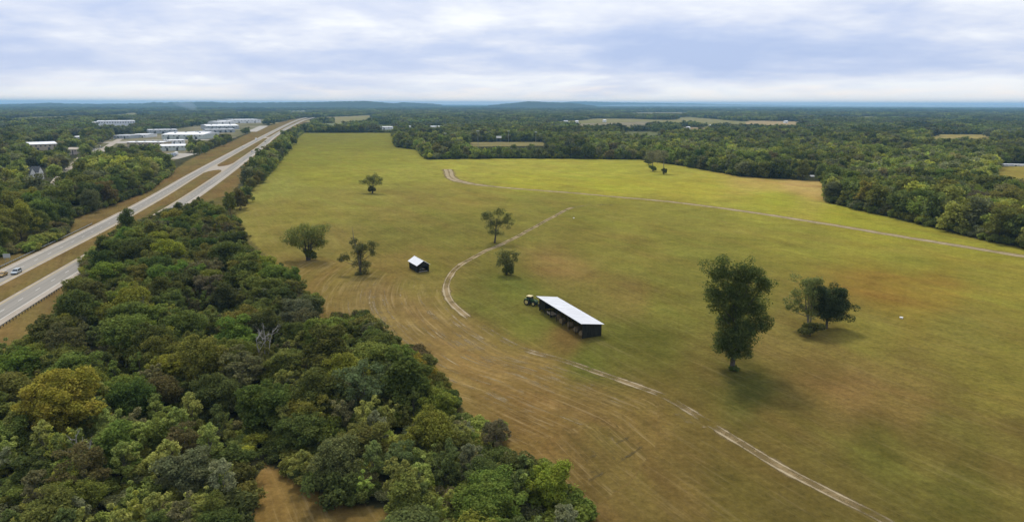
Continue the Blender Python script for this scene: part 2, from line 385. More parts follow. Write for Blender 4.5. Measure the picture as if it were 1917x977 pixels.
gcol[nwm] = (wood_alb * (0.8 + 0.5 * vnoise(gv[:, 0] / 6, gv[:, 1] / 6))[:, None])[nwm]
infield = pip(FIELD, ppx, ppy) & front
inclear = pip(CLEARING, ppx, ppy) & front
fa = field_colour_with_light(ppx, ppy)
gcol[infield | inclear] = fa[infield | inclear]
detail = np.zeros(len(gv)); detail[infield | inclear] = .55
gu, gw = UW(gv[:, 0], gv[:, 1])
inverge = pip(VERGE, ppx, ppy) & front
vn = vnoise(gu / 9, gw / 60) * .6 + vnoise(gu / 4 + 8, gw / 25) * .4
vg = lin((118, 108, 62)) / KALB * (1 - vn[:, None]) + lin((128, 102, 60)) / KALB * vn[:, None]
gcol[inverge] = vg[inverge]; detail[inverge] = .35
fo = far_open(gv[:, 0], gv[:, 1])
fcol = lin((120, 122, 72)) / KALB + (lin((150, 138, 95)) - lin((120, 122, 72))) / KALB * vnoise(gv[:, 0] / 400, gv[:, 1] / 700)[:, None]
farm = fo > .3
gcol[farm & ~infield & ~inverge] = (gcol * (1 - fo[:, None]) + fcol * fo[:, None])[farm & ~infield & ~inverge]
intown = pip(TOWN, ppx, ppy) & front
tn = vnoise(gv[:, 0] / 25, gv[:, 1] / 45)[:, None]
gcol[intown] = (lin((104, 104, 66)) / KALB * (1 - tn) + lin((150, 140, 116)) / KALB * tn)[intown]
for poly, c in PATCHES:
    s_ = pip(poly, ppx, ppy) & front & ~infield
    gcol[s_] = lin(c) / KALB * (.85 + .3 * vnoise(gv[:, 0] / 20, gv[:, 1] / 40))[s_, None]
stub = pip([(560, 480), (700, 500), (830, 545), (880, 600), (985, 655), (1120, 702), (1230, 750), (1240, 820), (1180, 900), (1095, 965), (1090, 1000), (980, 870), (880, 790), (810, 700), (690, 620), (560, 590)], ppx, ppy) & front
nearflow = stub & (dist < 420)
md_ = (G(1340, 800) - G(1660, 977))[:2]; md_ /= np.linalg.norm(md_)      # the mower ran along the lower track
flow = np.stack([gv[:, 0] * md_[1] - gv[:, 1] * md_[0], gv[:, 0] * md_[0] + gv[:, 1] * md_[1], np.zeros(len(gv))], 1)
ii = np.where(nearflow)[0]
P0 = TRK[::3]; S0 = TRK_S[::3]; Tn = np.gradient(P0, axis=0); Tn /= np.linalg.norm(Tn, axis=1)[:, None]
for ch in np.array_split(ii, 40):
    if not len(ch): continue
    d = gv[ch, None, :2] - P0[None]; D2 = (d ** 2).sum(2); k = D2.argmin(1); dv = d[np.arange(len(ch)), k]
    ch_all = ch
    flow[ch, 0] = Tn[k, 0] * dv[:, 1] - Tn[k, 1] * dv[:, 0]
    flow[ch, 1] = S0[k] + (Tn[k] * dv).sum(1)
detail[stub] = 1.7; detail[inclear] = 1.3
cap = np.stack([idx[0, :], np.roll(idx[0, :], -1), np.full(na, cen), np.full(na, cen)], 1)
me = np_mesh('ground', gv, GF, [])
at = me.attributes.new('colour_with_light', 'FLOAT_COLOR', 'POINT'); at.data.foreach_set('color', np.hstack([gcol, np.ones((len(gv), 1))]).astype(np.float32).ravel())
at = me.attributes.new('streak', 'FLOAT', 'POINT'); at.data.foreach_set('value', detail.astype(np.float32))
at = me.attributes.new('flow', 'FLOAT_VECTOR', 'POINT'); at.data.foreach_set('vector', flow.astype(np.float32).ravel())
m, ns, ls, out = newmat('meadow_ground')
ac = N(ns, 'ShaderNodeAttribute', attribute_name='colour_with_light'); ast = N(ns, 'ShaderNodeAttribute', attribute_name='streak'); af = N(ns, 'ShaderNodeAttribute', attribute_name='flow')
tcg = N(ns, 'ShaderNodeTexCoord')
def gnoise(vec, scale, detail_, rough=.6, stretch=None, dist_=0):
    if stretch:
        mp = N(ns, 'ShaderNodeMapping'); mp.inputs['Scale'].default_value = stretch; ls.new(vec, mp.inputs[0]); vec = mp.outputs[0]
    nz = N(ns, 'ShaderNodeTexNoise'); nz.inputs['Scale'].default_value = scale; nz.inputs['Detail'].default_value = detail_
    nz.inputs['Roughness'].default_value = rough; nz.inputs['Distortion'].default_value = dist_
    ls.new(vec, nz.inputs['Vector']); return nz.outputs[0]
def gmath(op, a, b=None, clamp=False):
    mm = N(ns, 'ShaderNodeMath', operation=op, use_clamp=clamp)
    for i, v in enumerate((a, b)):
        if v is None: continue
        if isinstance(v, (int, float)): mm.inputs[i].default_value = v
        else: ls.new(v, mm.inputs[i])
    return mm.outputs[0]
def gmap(v, a, b, c, d):
    mr = N(ns, 'ShaderNodeMapRange'); ls.new(v, mr.inputs[0])
    for i, x in enumerate((a, b, c, d)): mr.inputs[i + 1].default_value = x
    return mr.outputs[0]
obj_v = tcg.outputs['Object']; flw = af.outputs['Vector']
patch = gnoise(obj_v, .045, 6, .62, None, .6)
mow = gnoise(flw, 1.0, 5, .6, (.42, .022, 1), .2)        # long mowing swaths along the track
thin = gnoise(flw, 1.0, 6, .70, (1.0, .05, 1), .5)     # fine straw lines
grain = gnoise(obj_v, .9, 7, .78)
tuft = gnoise(obj_v, .22, 7, .72)
wv = N(ns, 'ShaderNodeTexWave', wave_type='BANDS', bands_direction='X'); ls.new(flw, wv.inputs['Vector']); wv.inputs['Scale'].default_value = .14; wv.inputs['Distortion'].default_value = 2.2; wv.inputs['Detail'].default_value = 4; wv.inputs['Detail Scale'].default_value = .35; wv.inputs['Detail Roughness'].default_value = .65
rows = wv.outputs['Fac']
val = gmath('MULTIPLY', gmap(patch, .3, .7, .80, 1.20), gmap(grain, .25, .75, .58, 1.42))
val = gmath('MULTIPLY', val, gmap(tuft, .3, .7, .80, 1.20))
val = gmath('MULTIPLY', val, gmath('ADD', 1.0, gmath('MULTIPLY', gmath('SUBTRACT', rows, .5), gmath('MULTIPLY', ast.outputs['Fac'], .05))))
val = gmath('MULTIPLY', val, gmap(mow, .3, .7, .91, 1.09))
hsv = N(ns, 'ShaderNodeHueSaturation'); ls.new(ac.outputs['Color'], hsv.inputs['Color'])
ls.new(val, hsv.inputs['Value']); hsv.inputs['Saturation'].default_value = .98
hue = gnoise(flw, 1.0, 5, .6, (.055, .016, 1), .8)
ls.new(gmap(hue, .3, .7, .486, .516), hsv.inputs['Hue'])
straw = gmath('MULTIPLY', gmap(thin, .53, .72, 0, .30), ast.outputs['Fac'], True)
mxs = N(ns, 'ShaderNodeMix', data_type='RGBA'); ls.new(straw, mxs.inputs[0]); ls.new(hsv.outputs[0], mxs.inputs[6]); mxs.inputs[7].default_value = (.40, .30, .15, 1)
dark = gmath('MULTIPLY', gmap(thin, .44, .30, 0, .22), ast.outputs['Fac'], True)
mxd = N(ns, 'ShaderNodeMix', data_type='RGBA'); ls.new(dark, mxd.inputs[0]); ls.new(mxs.outputs[2], mxd.inputs[6]); mxd.inputs[7].default_value = (.07, .065, .025, 1)
bs = N(ns, 'ShaderNodeBsdfDiffuse'); ls.new(mxd.outputs[2], bs.inputs['Color'])
bp = N(ns, 'ShaderNodeBump'); bp.inputs['Strength'].default_value = .35; bp.inputs['Distance'].default_value = .25
ls.new(gmath('ADD', grain, thin), bp.inputs['Height']); ls.new(bp.outputs[0], bs.inputs['Normal'])
ls.new(bs.outputs[0], out.inputs['Surface'])
me.materials.append(m)
ground = tag(link('ground', me), 'mown olive and straw coloured meadow reaching to the wooded horizon', None, None, 'structure')

# ------------------------------------------------------------------ dirt tracks
def trackmat(name, c1, c2):
    m, ns, ls, out = newmat(name)
    a = N(ns, 'ShaderNodeAttribute', attribute_name='edge'); t = N(ns, 'ShaderNodeTexCoord')
    nz = N(ns, 'ShaderNodeTexNoise'); nz.inputs['Scale'].default_value = .16; nz.inputs['Detail'].default_value = 7; nz.inputs['Roughness'].default_value = .6
    ls.new(t.outputs['Object'], nz.inputs['Vector'])
    rp = N(ns, 'ShaderNodeValToRGB'); rp.color_ramp.elements[0].position = .3; rp.color_ramp.elements[1].position = .7
    rp.color_ramp.elements[0].color = (*c1, 1); rp.color_ramp.elements[1].color = (*c2, 1); ls.new(nz.outputs[0], rp.inputs[0])
    d = N(ns, 'ShaderNodeBsdfDiffuse'); ls.new(rp.outputs[0], d.inputs[0])
    ad = N(ns, 'ShaderNodeMath', operation='ADD'); ls.new(a.outputs['Fac'], ad.inputs[0]); nm = N(ns, 'ShaderNodeMath', operation='MULTIPLY_ADD'); ls.new(nz.outputs[0], nm.inputs[0]); nm.inputs[1].default_value = 1.6; nm.inputs[2].default_value = -.33; ls.new(nm.outputs[0], ad.inputs[1])
    mr = N(ns, 'ShaderNodeMapRange'); ls.new(ad.outputs[0], mr.inputs[0]); mr.inputs[1].default_value = .62; mr.inputs[2].default_value = 1.05
    tp = N(ns, 'ShaderNodeBsdfTransparent'); mx = N(ns, 'ShaderNodeMixShader'); ls.new(mr.outputs[0], mx.inputs[0])
    ls.new(tp.outputs[0], mx.inputs[1]); ls.new(d.outputs[0], mx.inputs[2]); ls.new(mx.outputs[0], out.inputs['Surface'])
    return m
RUT = trackmat('bare_wheel_rut', (.26, .205, .115), (.40, .33, .21))
WORN = trackmat('worn_track_grass', (.21, .155, .07), (.28, .21, .11))
def strip(name, pts, off, width, z, strength, mat, parent):
    T = np.gradient(pts, axis=0); T /= np.linalg.norm(T, axis=1)[:, None]; Nn = np.stack([-T[:, 1], T[:, 0]], 1)
    n = len(pts); off = np.broadcast_to(off, n); width = np.broadcast_to(width, n)
    prof = [(-.5, 0.0), (-.2, 1.0), (.2, 1.0), (.5, 0.0)]; V = []; E = []
    for q, s in prof:
        p = pts + Nn * (off + q * width)[:, None]; V.append(np.c_[p, np.full(n, z)]); E.append(s * strength)
    V = np.stack(V, 1).reshape(-1, 3); E = np.stack([np.broadcast_to(e_, n) for e_ in E], 1).ravel()
    i = np.arange(n - 1) * 4; F = np.concatenate([np.stack([i + k, i + k + 1, i + k + 5, i + k + 4], 1) for k in range(3)])
    me = np_mesh(name, V, F, [mat]); a = me.attributes.new('edge', 'FLOAT', 'POINT'); a.data.foreach_set('value', E.astype(np.float32))
    return link(name, me, parent)
def sect(S, marks):   # strength along the track, marks = [(pixel index fraction, strength)]
    f = np.linspace(0, 1, len(S)); return np.interp(f, [a for a, _ in marks], [b for _, b in marks])
def px_frac(pts, px, py):
    g = G(px, py)[:2]; return float(((pts - g) ** 2).sum(1).argmin()) / (len(pts) - 1)
fr = lambda x, y: px_frac(TRK, x, y)
st = sect(TRK_S, [(0, .42), (fr(1560, 925), .46), (fr(1380, 825), .48), (fr(1330, 795), .30), (fr(1250, 745), .34), (fr(1200, 722), .42), (fr(1060, 676), .48), (fr(960, 645), .20), (fr(885, 600), .26),
                  (fr(855, 577), .66), (fr(842, 522), .66), (fr(950, 452), .62), (fr(1065, 391), .56), (fr(1085, 387), .30), (1, .06)])
path = tag(link('path', None), 'pale two-rut farm track curving through the meadow past both sheds', None, None, 'structure')
wob = (vnoise(TRK_S / 9, TRK_S * 0 + 2) - .5) * .5
strip('worn_verge', TRK, wob, 3.6, .008, st * .80, WORN, path)
strip('wheel_rut', TRK, wob + .85, .80, .016, st, RUT, path)
strip('wheel_rut', TRK, wob - .85, .70, .016, st * .95, RUT, path)
path2 = tag(link('path', None), 'straight pale farm track crossing the yellow meadow', None, None, 'structure')
f2 = lambda x, y: px_frac(TRK2, x, y)
st2 = sect(TRK2_S, [(0, .8), (f2(860, 340), 1.0), (f2(930, 350), .85), (f2(1150, 368), .72), (f2(1290, 382), .9), (f2(1400, 397), 1.1), (f2(1700, 445), 1.1), (1, 1.0)])
wd = np.interp(np.linspace(0, 1, len(TRK2)), [0, f2(860, 340), f2(930, 350), f2(1290, 382), 1], [8.5, 7.5, 4.4, 4.4, 4.8])
strip('worn_verge', TRK2, 0, wd * 1.7, .008, st2 * .72, WORN, path2)
strip('wheel_rut', TRK2, wd * .26, wd * .5, .016, st2, RUT, path2)
strip('wheel_rut', TRK2, wd * -.26, wd * .5, .016, st2 * .96, RUT, path2)

# straw rows left by the mower and crossing tyre marks, lying on the stubble
ROW = trackmat('straw_row', (.235, .18, .092), (.32, .25, .135)); MARK = trackmat('dark_tyre_mark', (.115, .09, .042), (.135, .108, .05))
r_ = np.random.default_rng(21)
Tn_ = np.gradient(TRK, axis=0); Tn_ /= np.linalg.norm(Tn_, axis=1)[:, None]; Nr_ = np.stack([-Tn_[:, 1], Tn_[:, 0]], 1)
made = 0
while made < 80:
    k0 = int(r_.integers(int(fr(1250, 745) * len(TRK)), int(fr(838, 530) * len(TRK)))); ln = int(r_.integers(10, 34)); off = r_.uniform(3.5, 34) ; sgn = 1
    seg = TRK[k0:k0 + ln] + Nr_[k0:k0 + ln] * off; seg = seg + (r_.normal(0, .05, 2) * np.linspace(0, ln, len(seg))[:, None])
    if len(seg) < 8: continue
    qx, qy = PX(seg[:, 0], seg[:, 1])
    if not (pip(FIELD, qx, qy).all() and pip([(590, 500), (700, 515), (830, 560), (885, 612), (985, 665), (1120, 712), (1230, 760), (1240, 820), (1095, 965), (980, 870), (880, 790), (810, 700), (690, 620), (590, 590)], qx, qy).all()): continue
    f_ = np.sin(np.linspace(0, math.pi, len(seg))) ** .6
    o = strip('straw_row', seg, 0, r_.uniform(.35, .8), .009 + .0006 * made, f_ * r_.uniform(.12, .42), ROW, ground); made += 1
for k in range(9):
    a_, b_ = G(1088 + 17 * k, 902 - 11 * k + 8)[:2], G(1040 + 19 * k, 862 - 11 * k)[:2]
    t_ = np.linspace(0, 1, 14)[:, None]; strip('tyre_mark', a_ + (b_ - a_) * t_, 0, .55, .060 + .0008 * k, .15, ROW if k % 2 else MARK, ground)
for (x0, y0, x1, y1) in [(1245, 800, 1105, 885), (1235, 812, 1120, 892), (1225, 792, 1085, 868), (1200, 838, 1080, 915)]:
    a_, b_ = G(x0, y0)[:2], G(x1, y1)[:2]; t_ = np.linspace(0, 1, 24)[:, None]; strip('tyre_mark', a_ + (b_ - a_) * t_, 0, .8, .070 + .00001 * (y0 - 780) ** 1.5, .17, MARK, ground)
for (x0, y0, x1, y1, w_) in [(1258, 768, 1298, 796, 2.6), (1310, 798, 1325, 800, 1.4)]:
    a_, b_ = G(x0, y0)[:2], G(x1, y1)[:2]; t_ = np.linspace(0, 1, 12)[:, None]; strip('bare_patch', a_ + (b_ - a_) * t_, 0, w_, .074 + .001 * w_, np.sin(np.linspace(0, math.pi, 12)) * .38, ROW, ground)

# ------------------------------------------------------------------ highway
def ribbon(name, tab, o0, o1, z, mat, w0, w1, parent=None, step=12.0, h=0):
    w = np.arange(w0, w1 + step, step); w[-1] = w1; c = csp(tab, w)
    a = np.stack([HW(u + o0, ww, z) for u, ww in zip(c, w)]); b = np.stack([HW(u + o1, ww, z) for u, ww in zip(c, w)])
    V = np.concatenate([a, b]); n = len(w); i = np.arange(n - 1); F = np.stack([i, i + n, i + n + 1, i + 1], 1)
    return link(name, np_mesh(name, V, F, [mat]), parent)
def edge_skirt(name, tab, o, z, mat, w0, w1, parent):   # the low pavement edge down to the ground
    w = np.arange(w0, w1, 12.0); c = csp(tab, w)
    a = np.stack([HW(u + o, ww, z) for u, ww in zip(c, w)]); b = np.stack([HW(u + o * 1.06, ww, -.02) for u, ww in zip(c, w)])
    n = len(w); i = np.arange(n - 1)
    return link(name, np_mesh(name, np.concatenate([a, b]), np.stack([i, i + n, i + n + 1, i + 1], 1), [mat]), parent)
roads = []
for lab, tab, sgn in (('far carriageway of the divided highway, two lanes towards the camera', FAR_C, -1), ('near carriageway of the divided highway, two lanes leading away', NEAR_C, 1)):
    rd = ribbon('road', tab, -3.7, 3.7, .10, ASPHALT, 120, 3050); tag(rd, lab, None, None, 'structure'); roads.append(rd)
    # outer shoulder is the wide one (left of the far lanes, right of the near lanes)
    ribbon('shoulder', tab, 3.7 if sgn > 0 else -5.9, 5.9 if sgn > 0 else -3.7, .10, SHOULDER, 120, 3050, rd)
    ribbon('shoulder', tab, -4.7 if sgn > 0 else 3.7, -3.7 if sgn > 0 else 4.7, .10, SHOULDER, 120, 3050, rd)
    edge_skirt('pavement_edge', tab, 5.9 * sgn, .10, SHOULDER, 120, 3050, rd); edge_skirt('pavement_edge', tab, -4.7 * sgn, .10, SHOULDER, 120, 3050, rd)
    ribbon('edge_line', tab, sgn * 3.62 - .11, sgn * 3.62 + .11, .106, PAINT_W, 120, 1600, rd)
    ribbon('edge_line', tab, -sgn * 3.62 - .11, -sgn * 3.62 + .11, .106, PAINT_Y, 120, 1600, rd)
    dash = MB().add([(-.09, -1.7, 0), (.09, -1.7, 0), (.09, 1.7, 0), (-.09, 1.7, 0)], [(0, 1, 2, 3)])
    dm = None
    for k in range(62):
        ww = 150 + 12.2 * k; u = float(csp(tab, np.array([ww]))[0]); u2 = float(csp(tab, np.array([ww + 1]))[0])
        p = HW(u, ww, .107)
        if dm is None:
            o = dash.build('lane_dash', PAINT_W, rd); dm = o.data
        else: o = link('lane_dash', dm, rd)
        o.location = p; o.rotation_euler = (0, 0, HA - math.atan(u2 - u))
# median crossover
def uc(tab, w): return float(csp(tab, np.array([float(w)]))[0])
V = []; wa, wb = 668.0, 712.0
prof = [(0.0, wa - 26, wb + 22), (.16, wa - 8, wb + 4), (.35, wa, wb - 4), (.65, wa + 6, wb + 2), (.84, wa + 2, wb + 12), (1.0, wa - 14, wb + 34)]
for t, a, b in prof:
    for ww in (a, b):
        ua, ub = uc(FAR_C, ww) + 4.55, uc(NEAR_C, ww) - 4.55
        V.append(HW(ua + (ub - ua) * t, ww, .097))
F = [(2 * i, 2 * i + 2, 2 * i + 3, 2 * i + 1) for i in range(5)]
link('median_crossover', np_mesh('median_crossover', V, F, [SHOULDER]), roads[1])
wa = 1275.0; V = []
for t, a, b in [(0.0, wa - 20, wa + 40), (.5, wa, wa + 22), (1.0, wa - 14, wa + 44)]:
    for ww in (a, b):
        ua, ub = uc(FAR_C, ww) + 4.55, uc(NEAR_C, ww) - 4.55
        V.append(HW(ua + (ub - ua) * t, ww, .097))
link('median_crossover', np_mesh('median_crossover', V, F[:2], [SHOULDER]), roads[1])
def guard_rail(label, tab, off, w0, w1):
    o = HW(uc(tab, w0) + off, w0); t = thing('guard_rail', label, 'guard rail', o)
    n = int((w1 - w0) / 1.9); pts = [HW(uc(tab, w0 + 1.9 * k) + off, w0 + 1.9 * k) - o for k in range(n + 1)]
    mb = MB(); s = 1 if off > 0 else -1
    nrm = np.array([math.cos(HA), math.sin(HA), 0]) * -s
    sec = [(.0, .45), (.07, .52), (.0, .60), (.07, .68), (.0, .75)]
    for k in range(n):
        for (d1, z1), (d2, z2) in zip(sec[:-1], sec[1:]):
            a = pts[k]; b = pts[k + 1]
            mb.add([a + nrm * d1 + (0, 0, z1), b + nrm * d1 + (0, 0, z1), b + nrm * d2 + (0, 0, z2), a + nrm * d2 + (0, 0, z2)], [(0, 1, 2, 3)])
    mb.build('rail', GALV, t)
    pm = None
    for k in range(n + 1):
        if pm is None:
            q = MB().box(-.09, .09, -.09, .09, 0, .78).build('post', POSTWOOD, t); pm = q.data
        else: q = link('post', pm, t)
        q.location = pts[k] - nrm * .12; q.rotation_euler = (0, 0, HA)
guard_rail('grey guard rail on wooden posts along the near edge of the highway', NEAR_C, 7.1, 186, 288)
guard_rail('pale guard rail along the far edge of the highway below the wood', FAR_C, -7.2, 232, 382)

# ------------------------------------------------------------------ long open-sided shed
def frame_at(A, along):   # returns world rotation so that local +Y runs along, +X to its right
    d = np.array(along[:2]) - np.array(A[:2]); L = np.linalg.norm(d)
    return math.atan2(-d[0], d[1]), L
A = G(1090, 634); C = G(1009, 581); B = G(1124, 628)
rz, LEN = frame_at(A, C)
WID = abs((B - A)[0] * math.cos(rz) + (B - A)[1] * math.sin(rz))
shed = thing('open_shed', 'long black open-sided pole shed with pale tin lean-to roof', 'shed', A, rz)
ZF, ZB = 4.15, 3.35
def roofz(x): return ZF + (ZB - ZF) * x / WID
def rib_roof(x0, x1, za, zb, y0, y1, t=.05, pitch=.45, n_amp=.035):
    mb = MB(); n = int((y1 - y0) / (pitch / 4)); ys = np.linspace(y0, y1, n + 1)
    hs = [(0, 0, 0, n_amp)[k % 4] for k in range(n + 1)]
    V = []
    for y, h in zip(ys, hs): V += [(x0, y, za + h), (x1, y, zb + h), (x0, y, za - t), (x1, y, zb - t)]
    Fs = []
    for k in range(n):
        b = 4 * k; Fs += [(b, b + 1, b + 5, b + 4), (b + 2, b + 6, b + 7, b + 3), (b, b + 4, b + 6, b + 2), (b + 1, b + 3, b + 7, b + 5)]
    Fs += [(0, 2, 3, 1), (4 * n, 4 * n + 1, 4 * n + 3, 4 * n + 2)]
    mb.add(V, Fs); return mb
def slope(x): return ZF + (ZB - ZF) * x / WID
rf = rib_roof(-.75, WID + .55, slope(-.75) + .12, slope(WID + .55) + .12, -.55, LEN + .5).build('roof', ROOFTIN, shed)
MB().box(-.80, -.755, -.58, LEN + .53, slope(-.75) - .13, slope(-.75) + .06).build('fascia', DARKWOOD, rf)
def plank_wall(x0, x1, y, z0, ztop, along='x', gap=.012, w=.22, seed=1):
    rr = random.Random(seed); mb = MB(); n = int(abs(x1 - x0) / w)
    for k in range(n):
        a = x0 + (x1 - x0) * k / n; b = x0 + (x1 - x0) * (k + 1) / n - gap; j = rr.uniform(0, .03)
        za, zb = ztop(a), ztop(b); zl = z0 + rr.uniform(0, .08)
        if along == 'x':
            mb.hexa([(a, y - .02 - j, zl), (b, y - .02 - j, zl), (b, y + .03, zl), (a, y + .03, zl), (a, y - .02 - j, za), (b, y - .02 - j, zb), (b, y + .03, zb), (a, y + .03, za)])
        else:
            mb.hexa([(y - .03, a, zl), (y + .02 + j, a, zl), (y + .02 + j, b, zl), (y - .03, b, zl), (y - .03, a, za), (y + .02 + j, a, za), (y + .02 + j, b, zb), (y - .03, b, zb)])
    return mb
plank_wall(.05, WID - .05, 0.0, .05, lambda x: slope(x), 'x', seed=2).build('end_wall', DARKWOOD, shed)['kind'] = 'stuff'
plank_wall(.05, WID - .05, LEN, .05, lambda x: slope(x), 'x', seed=3).build('end_wall', DARKWOOD, shed)['kind'] = 'stuff'
plank_wall(0, LEN, WID, .05, lambda y: ZB, 'y', seed=4).build('back_wall', DARKWOOD, shed)['kind'] = 'stuff'
NB = 7
for k in range(NB + 1):
    y = min(max(LEN * k / NB, .12), LEN - .12)
    MB().tube([(.1, y, 0), (.1, y, slope(.1))], .10, 8).build('post', DARKWOOD, shed)
    if 0 < k < NB:
        MB().tube([(WID * .55, y, 0), (WID * .55, y, slope(WID * .55))], .09, 8).build('post', DARKWOOD, shed)
        MB().box(0.0, WID, y - .05, y + .05, 0, .18).f and None
        mb = MB(); mb.hexa([(-.5, y - .04, slope(-.5) - .22), (WID, y - .04, slope(WID) - .22), (WID, y + .04, slope(WID) - .22), (-.5, y + .04, slope(-.5) - .22),
                            (-.5, y - .04, slope(-.5) + .06), (WID, y - .04, slope(WID) + .06), (WID, y + .04, slope(WID) + .06), (-.5, y + .04, slope(-.5) + .06)])
        mb.build('rafter', DARKWOOD, shed)
MB().box(.0, .09, .1, LEN - .1, slope(.05) - .28, slope(.05) - .03).build('header_beam', DARKWOOD, shed)
# far bay closed by a low board screen
plank_wall(LEN * 6 / 7 + .2, LEN - .2, .16, .7, lambda y: slope(.1) - .3, 'y', seed=6).build('bay_screen', DARKWOOD, shed)['kind'] = 'stuff'
# round bales lying in the bays
SB = Matrix.Rotation(rz, 3, 'Z')
def shed_pt(x, y, z=0): v = SB @ Vector((x, y, z)); return (A[0] + v.x, A[1] + v.y, z)
bale_me = None
for k, (x, y, a, lab) in enumerate([(1.1, 1.9, .1, 'round hay bale in the bay beside the plank end wall of the open shed'),
                                    (1.3, 5.4, .4, 'round hay bale in the second bay from the plank end wall of the open shed'),
                                    (1.5, 9.6, -.2, 'round hay bale in the third bay from the plank end wall of the open shed'),
                                    (1.0, 13.4, .3, 'round hay bale in the middle bay of the open shed'),
                                    (1.5, 16.9, 1.2, 'round hay bale in the third bay from the tractor in the open shed')]):
    t = thing('hay_bale', lab, 'hay bale', shed_pt(x, y), rz + a, 'hay bales inside the open shed')
    if bale_me is None:
        mb = MB(); prof = [(-.75, .55), (-.74, .70), (-.6, .78), (-.2, .80), (.2, .79), (.6, .78), (.74, .70), (.75, .55)]
        mb.tube([(p, 0, .78) for p, _ in prof], [r for _, r in prof], 20); o = mb.build('bale_body', HAY, t, True); bale_me = o.data
        band = MB()
        for px_ in (-.4, 0, .4): band.tube([(px_ - .015, 0, .78), (px_ + .015, 0, .78)], .815, 20, False)
        band_me = band.build('twine', pmat('twine', (.33, .27, .16), .9), t).data
    else:
        link('bale_body', bale_me, t); link('twine', band_me, t)
# pale farm wagon showing in the second bay from the tractor
wg = thing('hay_wagon', 'pale flat-bed wagon parked in the open shed two bays from the tractor', 'wagon', shed_pt(.9, 20.6), rz)
MB().box(-.7, 1.2, -1.5, 1.5, .78, .92).build('deck', pmat('bare_boards', (.36, .29, .19), .85, var=.3, stretch=(6, 1, 1)), wg)
MB().box(-.7, -.62, -1.5, 1.5, .92, 1.25).build('side_board', pmat('grey_boards', (.30, .27, .22), .85, var=.3), wg)
for x in (-.45, .95):
    for y in (-1.0, 1.0):
        MB().cyl((x, y, .38), (1, 0, 0), .38, .2, 14).build('wheel', RUBBER, wg)
MB().tube([(.25, 1.5, .6), (.25, 2.6, .45)], .05).build('drawbar', STEEL, wg)

# ------------------------------------------------------------------ small gabled shed
A2 = G(782, 511); C2 = G(765, 501); B2 = G(803, 509)
rz2, L2 = frame_at(A2, C2); W2 = 4.4; L2 = min(L2, 8.6)
sh = thing('gabled_shed', 'small black timber shed with bright white gabled tin roof', 'shed', A2, rz2)
EZ, RZ = 2.9, 4.25
def gz(x): return EZ + (RZ - EZ) * (1 - abs(x - W2 / 2) / (W2 / 2))
WHITETIN = pmat('white_roof_tin', (.80, .81, .83), .4, var=.05, scale=.6, col2=(.84, .85, .86))
ov = .45
rib_roof(-ov, W2 / 2, gz(-ov) + .1, RZ + .1, -.5, L2 + .4, .04).build('roof', WHITETIN, sh)
rib_roof(W2 + ov, W2 / 2 + .002, gz(W2 + ov) + .1, RZ + .095, -.5, L2 + .4, .04).build('roof', WHITETIN, sh)
MB().tube([(W2 / 2, -.5, RZ + .13), (W2 / 2, L2 + .4, RZ + .13)], .07, 8).build('ridge_cap', WHITETIN, sh)
plank_wall(0, L2, 0.0, .05, lambda y: EZ, 'y', seed=8).build('side_wall', DARKWOOD, sh)['kind'] = 'stuff'
plank_wall(0, L2, W2, .05, lambda y: EZ, 'y', seed=9).build('side_wall', DARKWOOD, sh)['kind'] = 'stuff'
plank_wall(.05, W2 - .05, L2, .05, gz, 'x', seed=10).build('end_wall', DARKWOOD, sh)['kind'] = 'stuff'
mb = plank_wall(.05, W2 - .05, 0, 2.1, gz, 'x', seed=11); mb.build('gable', DARKWOOD, sh)['kind'] = 'stuff'
for x in (.1, W2 * .36, W2 - .1): MB().box(x - .09, x + .09, -.06, .12, 0, 2.3).build('post', DARKWOOD, sh)
PALEB = pmat('bleached_boards', (.26, .24, .20), .85, var=.3, stretch=(3, 1, 1))
MB().box(.3, W2 - .7, -.14, -.09, .28, .55).build('feed_board', PALEB, sh)
MB().box(.9, W2 * .62, .35, .42, 1.0, 1.3).build('feed_board', PALEB, sh)
MB().box(.2, W2 - .3, .45, 2.0, .02, .35).build('feed_trough', DARKWOOD, sh)

# ------------------------------------------------------------------ tractor with front loader
tp = G(994, 570); rz_t = math.atan2(-.62, .78)     # local +X is forward
tr = thing('tractor', 'green tractor with cream cab roof and front loader beside the open shed', 'tractor', tp, rz_t + 0.12)
def wheel(parent, x, y, r, w, rimmat):
    t = link('wheel', None, parent, (x, y, r))
    mb = MB(); mb.cyl((0, 0, 0), (0, 1, 0), r, w, 24); mb.build('tyre', RUBBER, t)
    lug = MB()
    for k in range(18):
        a = 2 * math.pi * k / 18; c, s = math.cos(a), math.sin(a)
        for sgn in (-1, 1):
            lug.hexa([(c * (r - .03) - s * .04, sgn * w * .02, s * (r - .03) + c * .04), (c * (r - .03) + s * .04, sgn * w * .02, s * (r - .03) - c * .04),
                      (c * (r - .03) + s * .1, sgn * w * .46, s * (r - .03) - c * .1), (c * (r - .03) + s * .02, sgn * w * .46, s * (r - .03) - c * .02),
                      (c * (r + .04) - s * .04, sgn * w * .02, s * (r + .04) + c * .04), (c * (r + .04) + s * .04, sgn * w * .02, s * (r + .04) - c * .04),
                      (c * (r + .04) + s * .1, sgn * w * .46, s * (r + .04) - c * .1), (c * (r + .04) + s * .02, sgn * w * .46, s * (r + .04) - c * .02)])
    lug.build('tread_lugs', RUBBER, t)['kind'] = 'stuff'
    sg = 1 if y > 0 else -1
    MB().tube([(0, sg * w * .30, 0), (0, sg * w * .52, 0)], [r * .58, r * .60], 20).build('rim', rimmat, t)
    return t
for y in (-.98, .98):
    wheel(tr, -.95, y, .95, .55, YELLOWP); wheel(tr, 1.35, y * .93, .66, .42, YELLOWP)
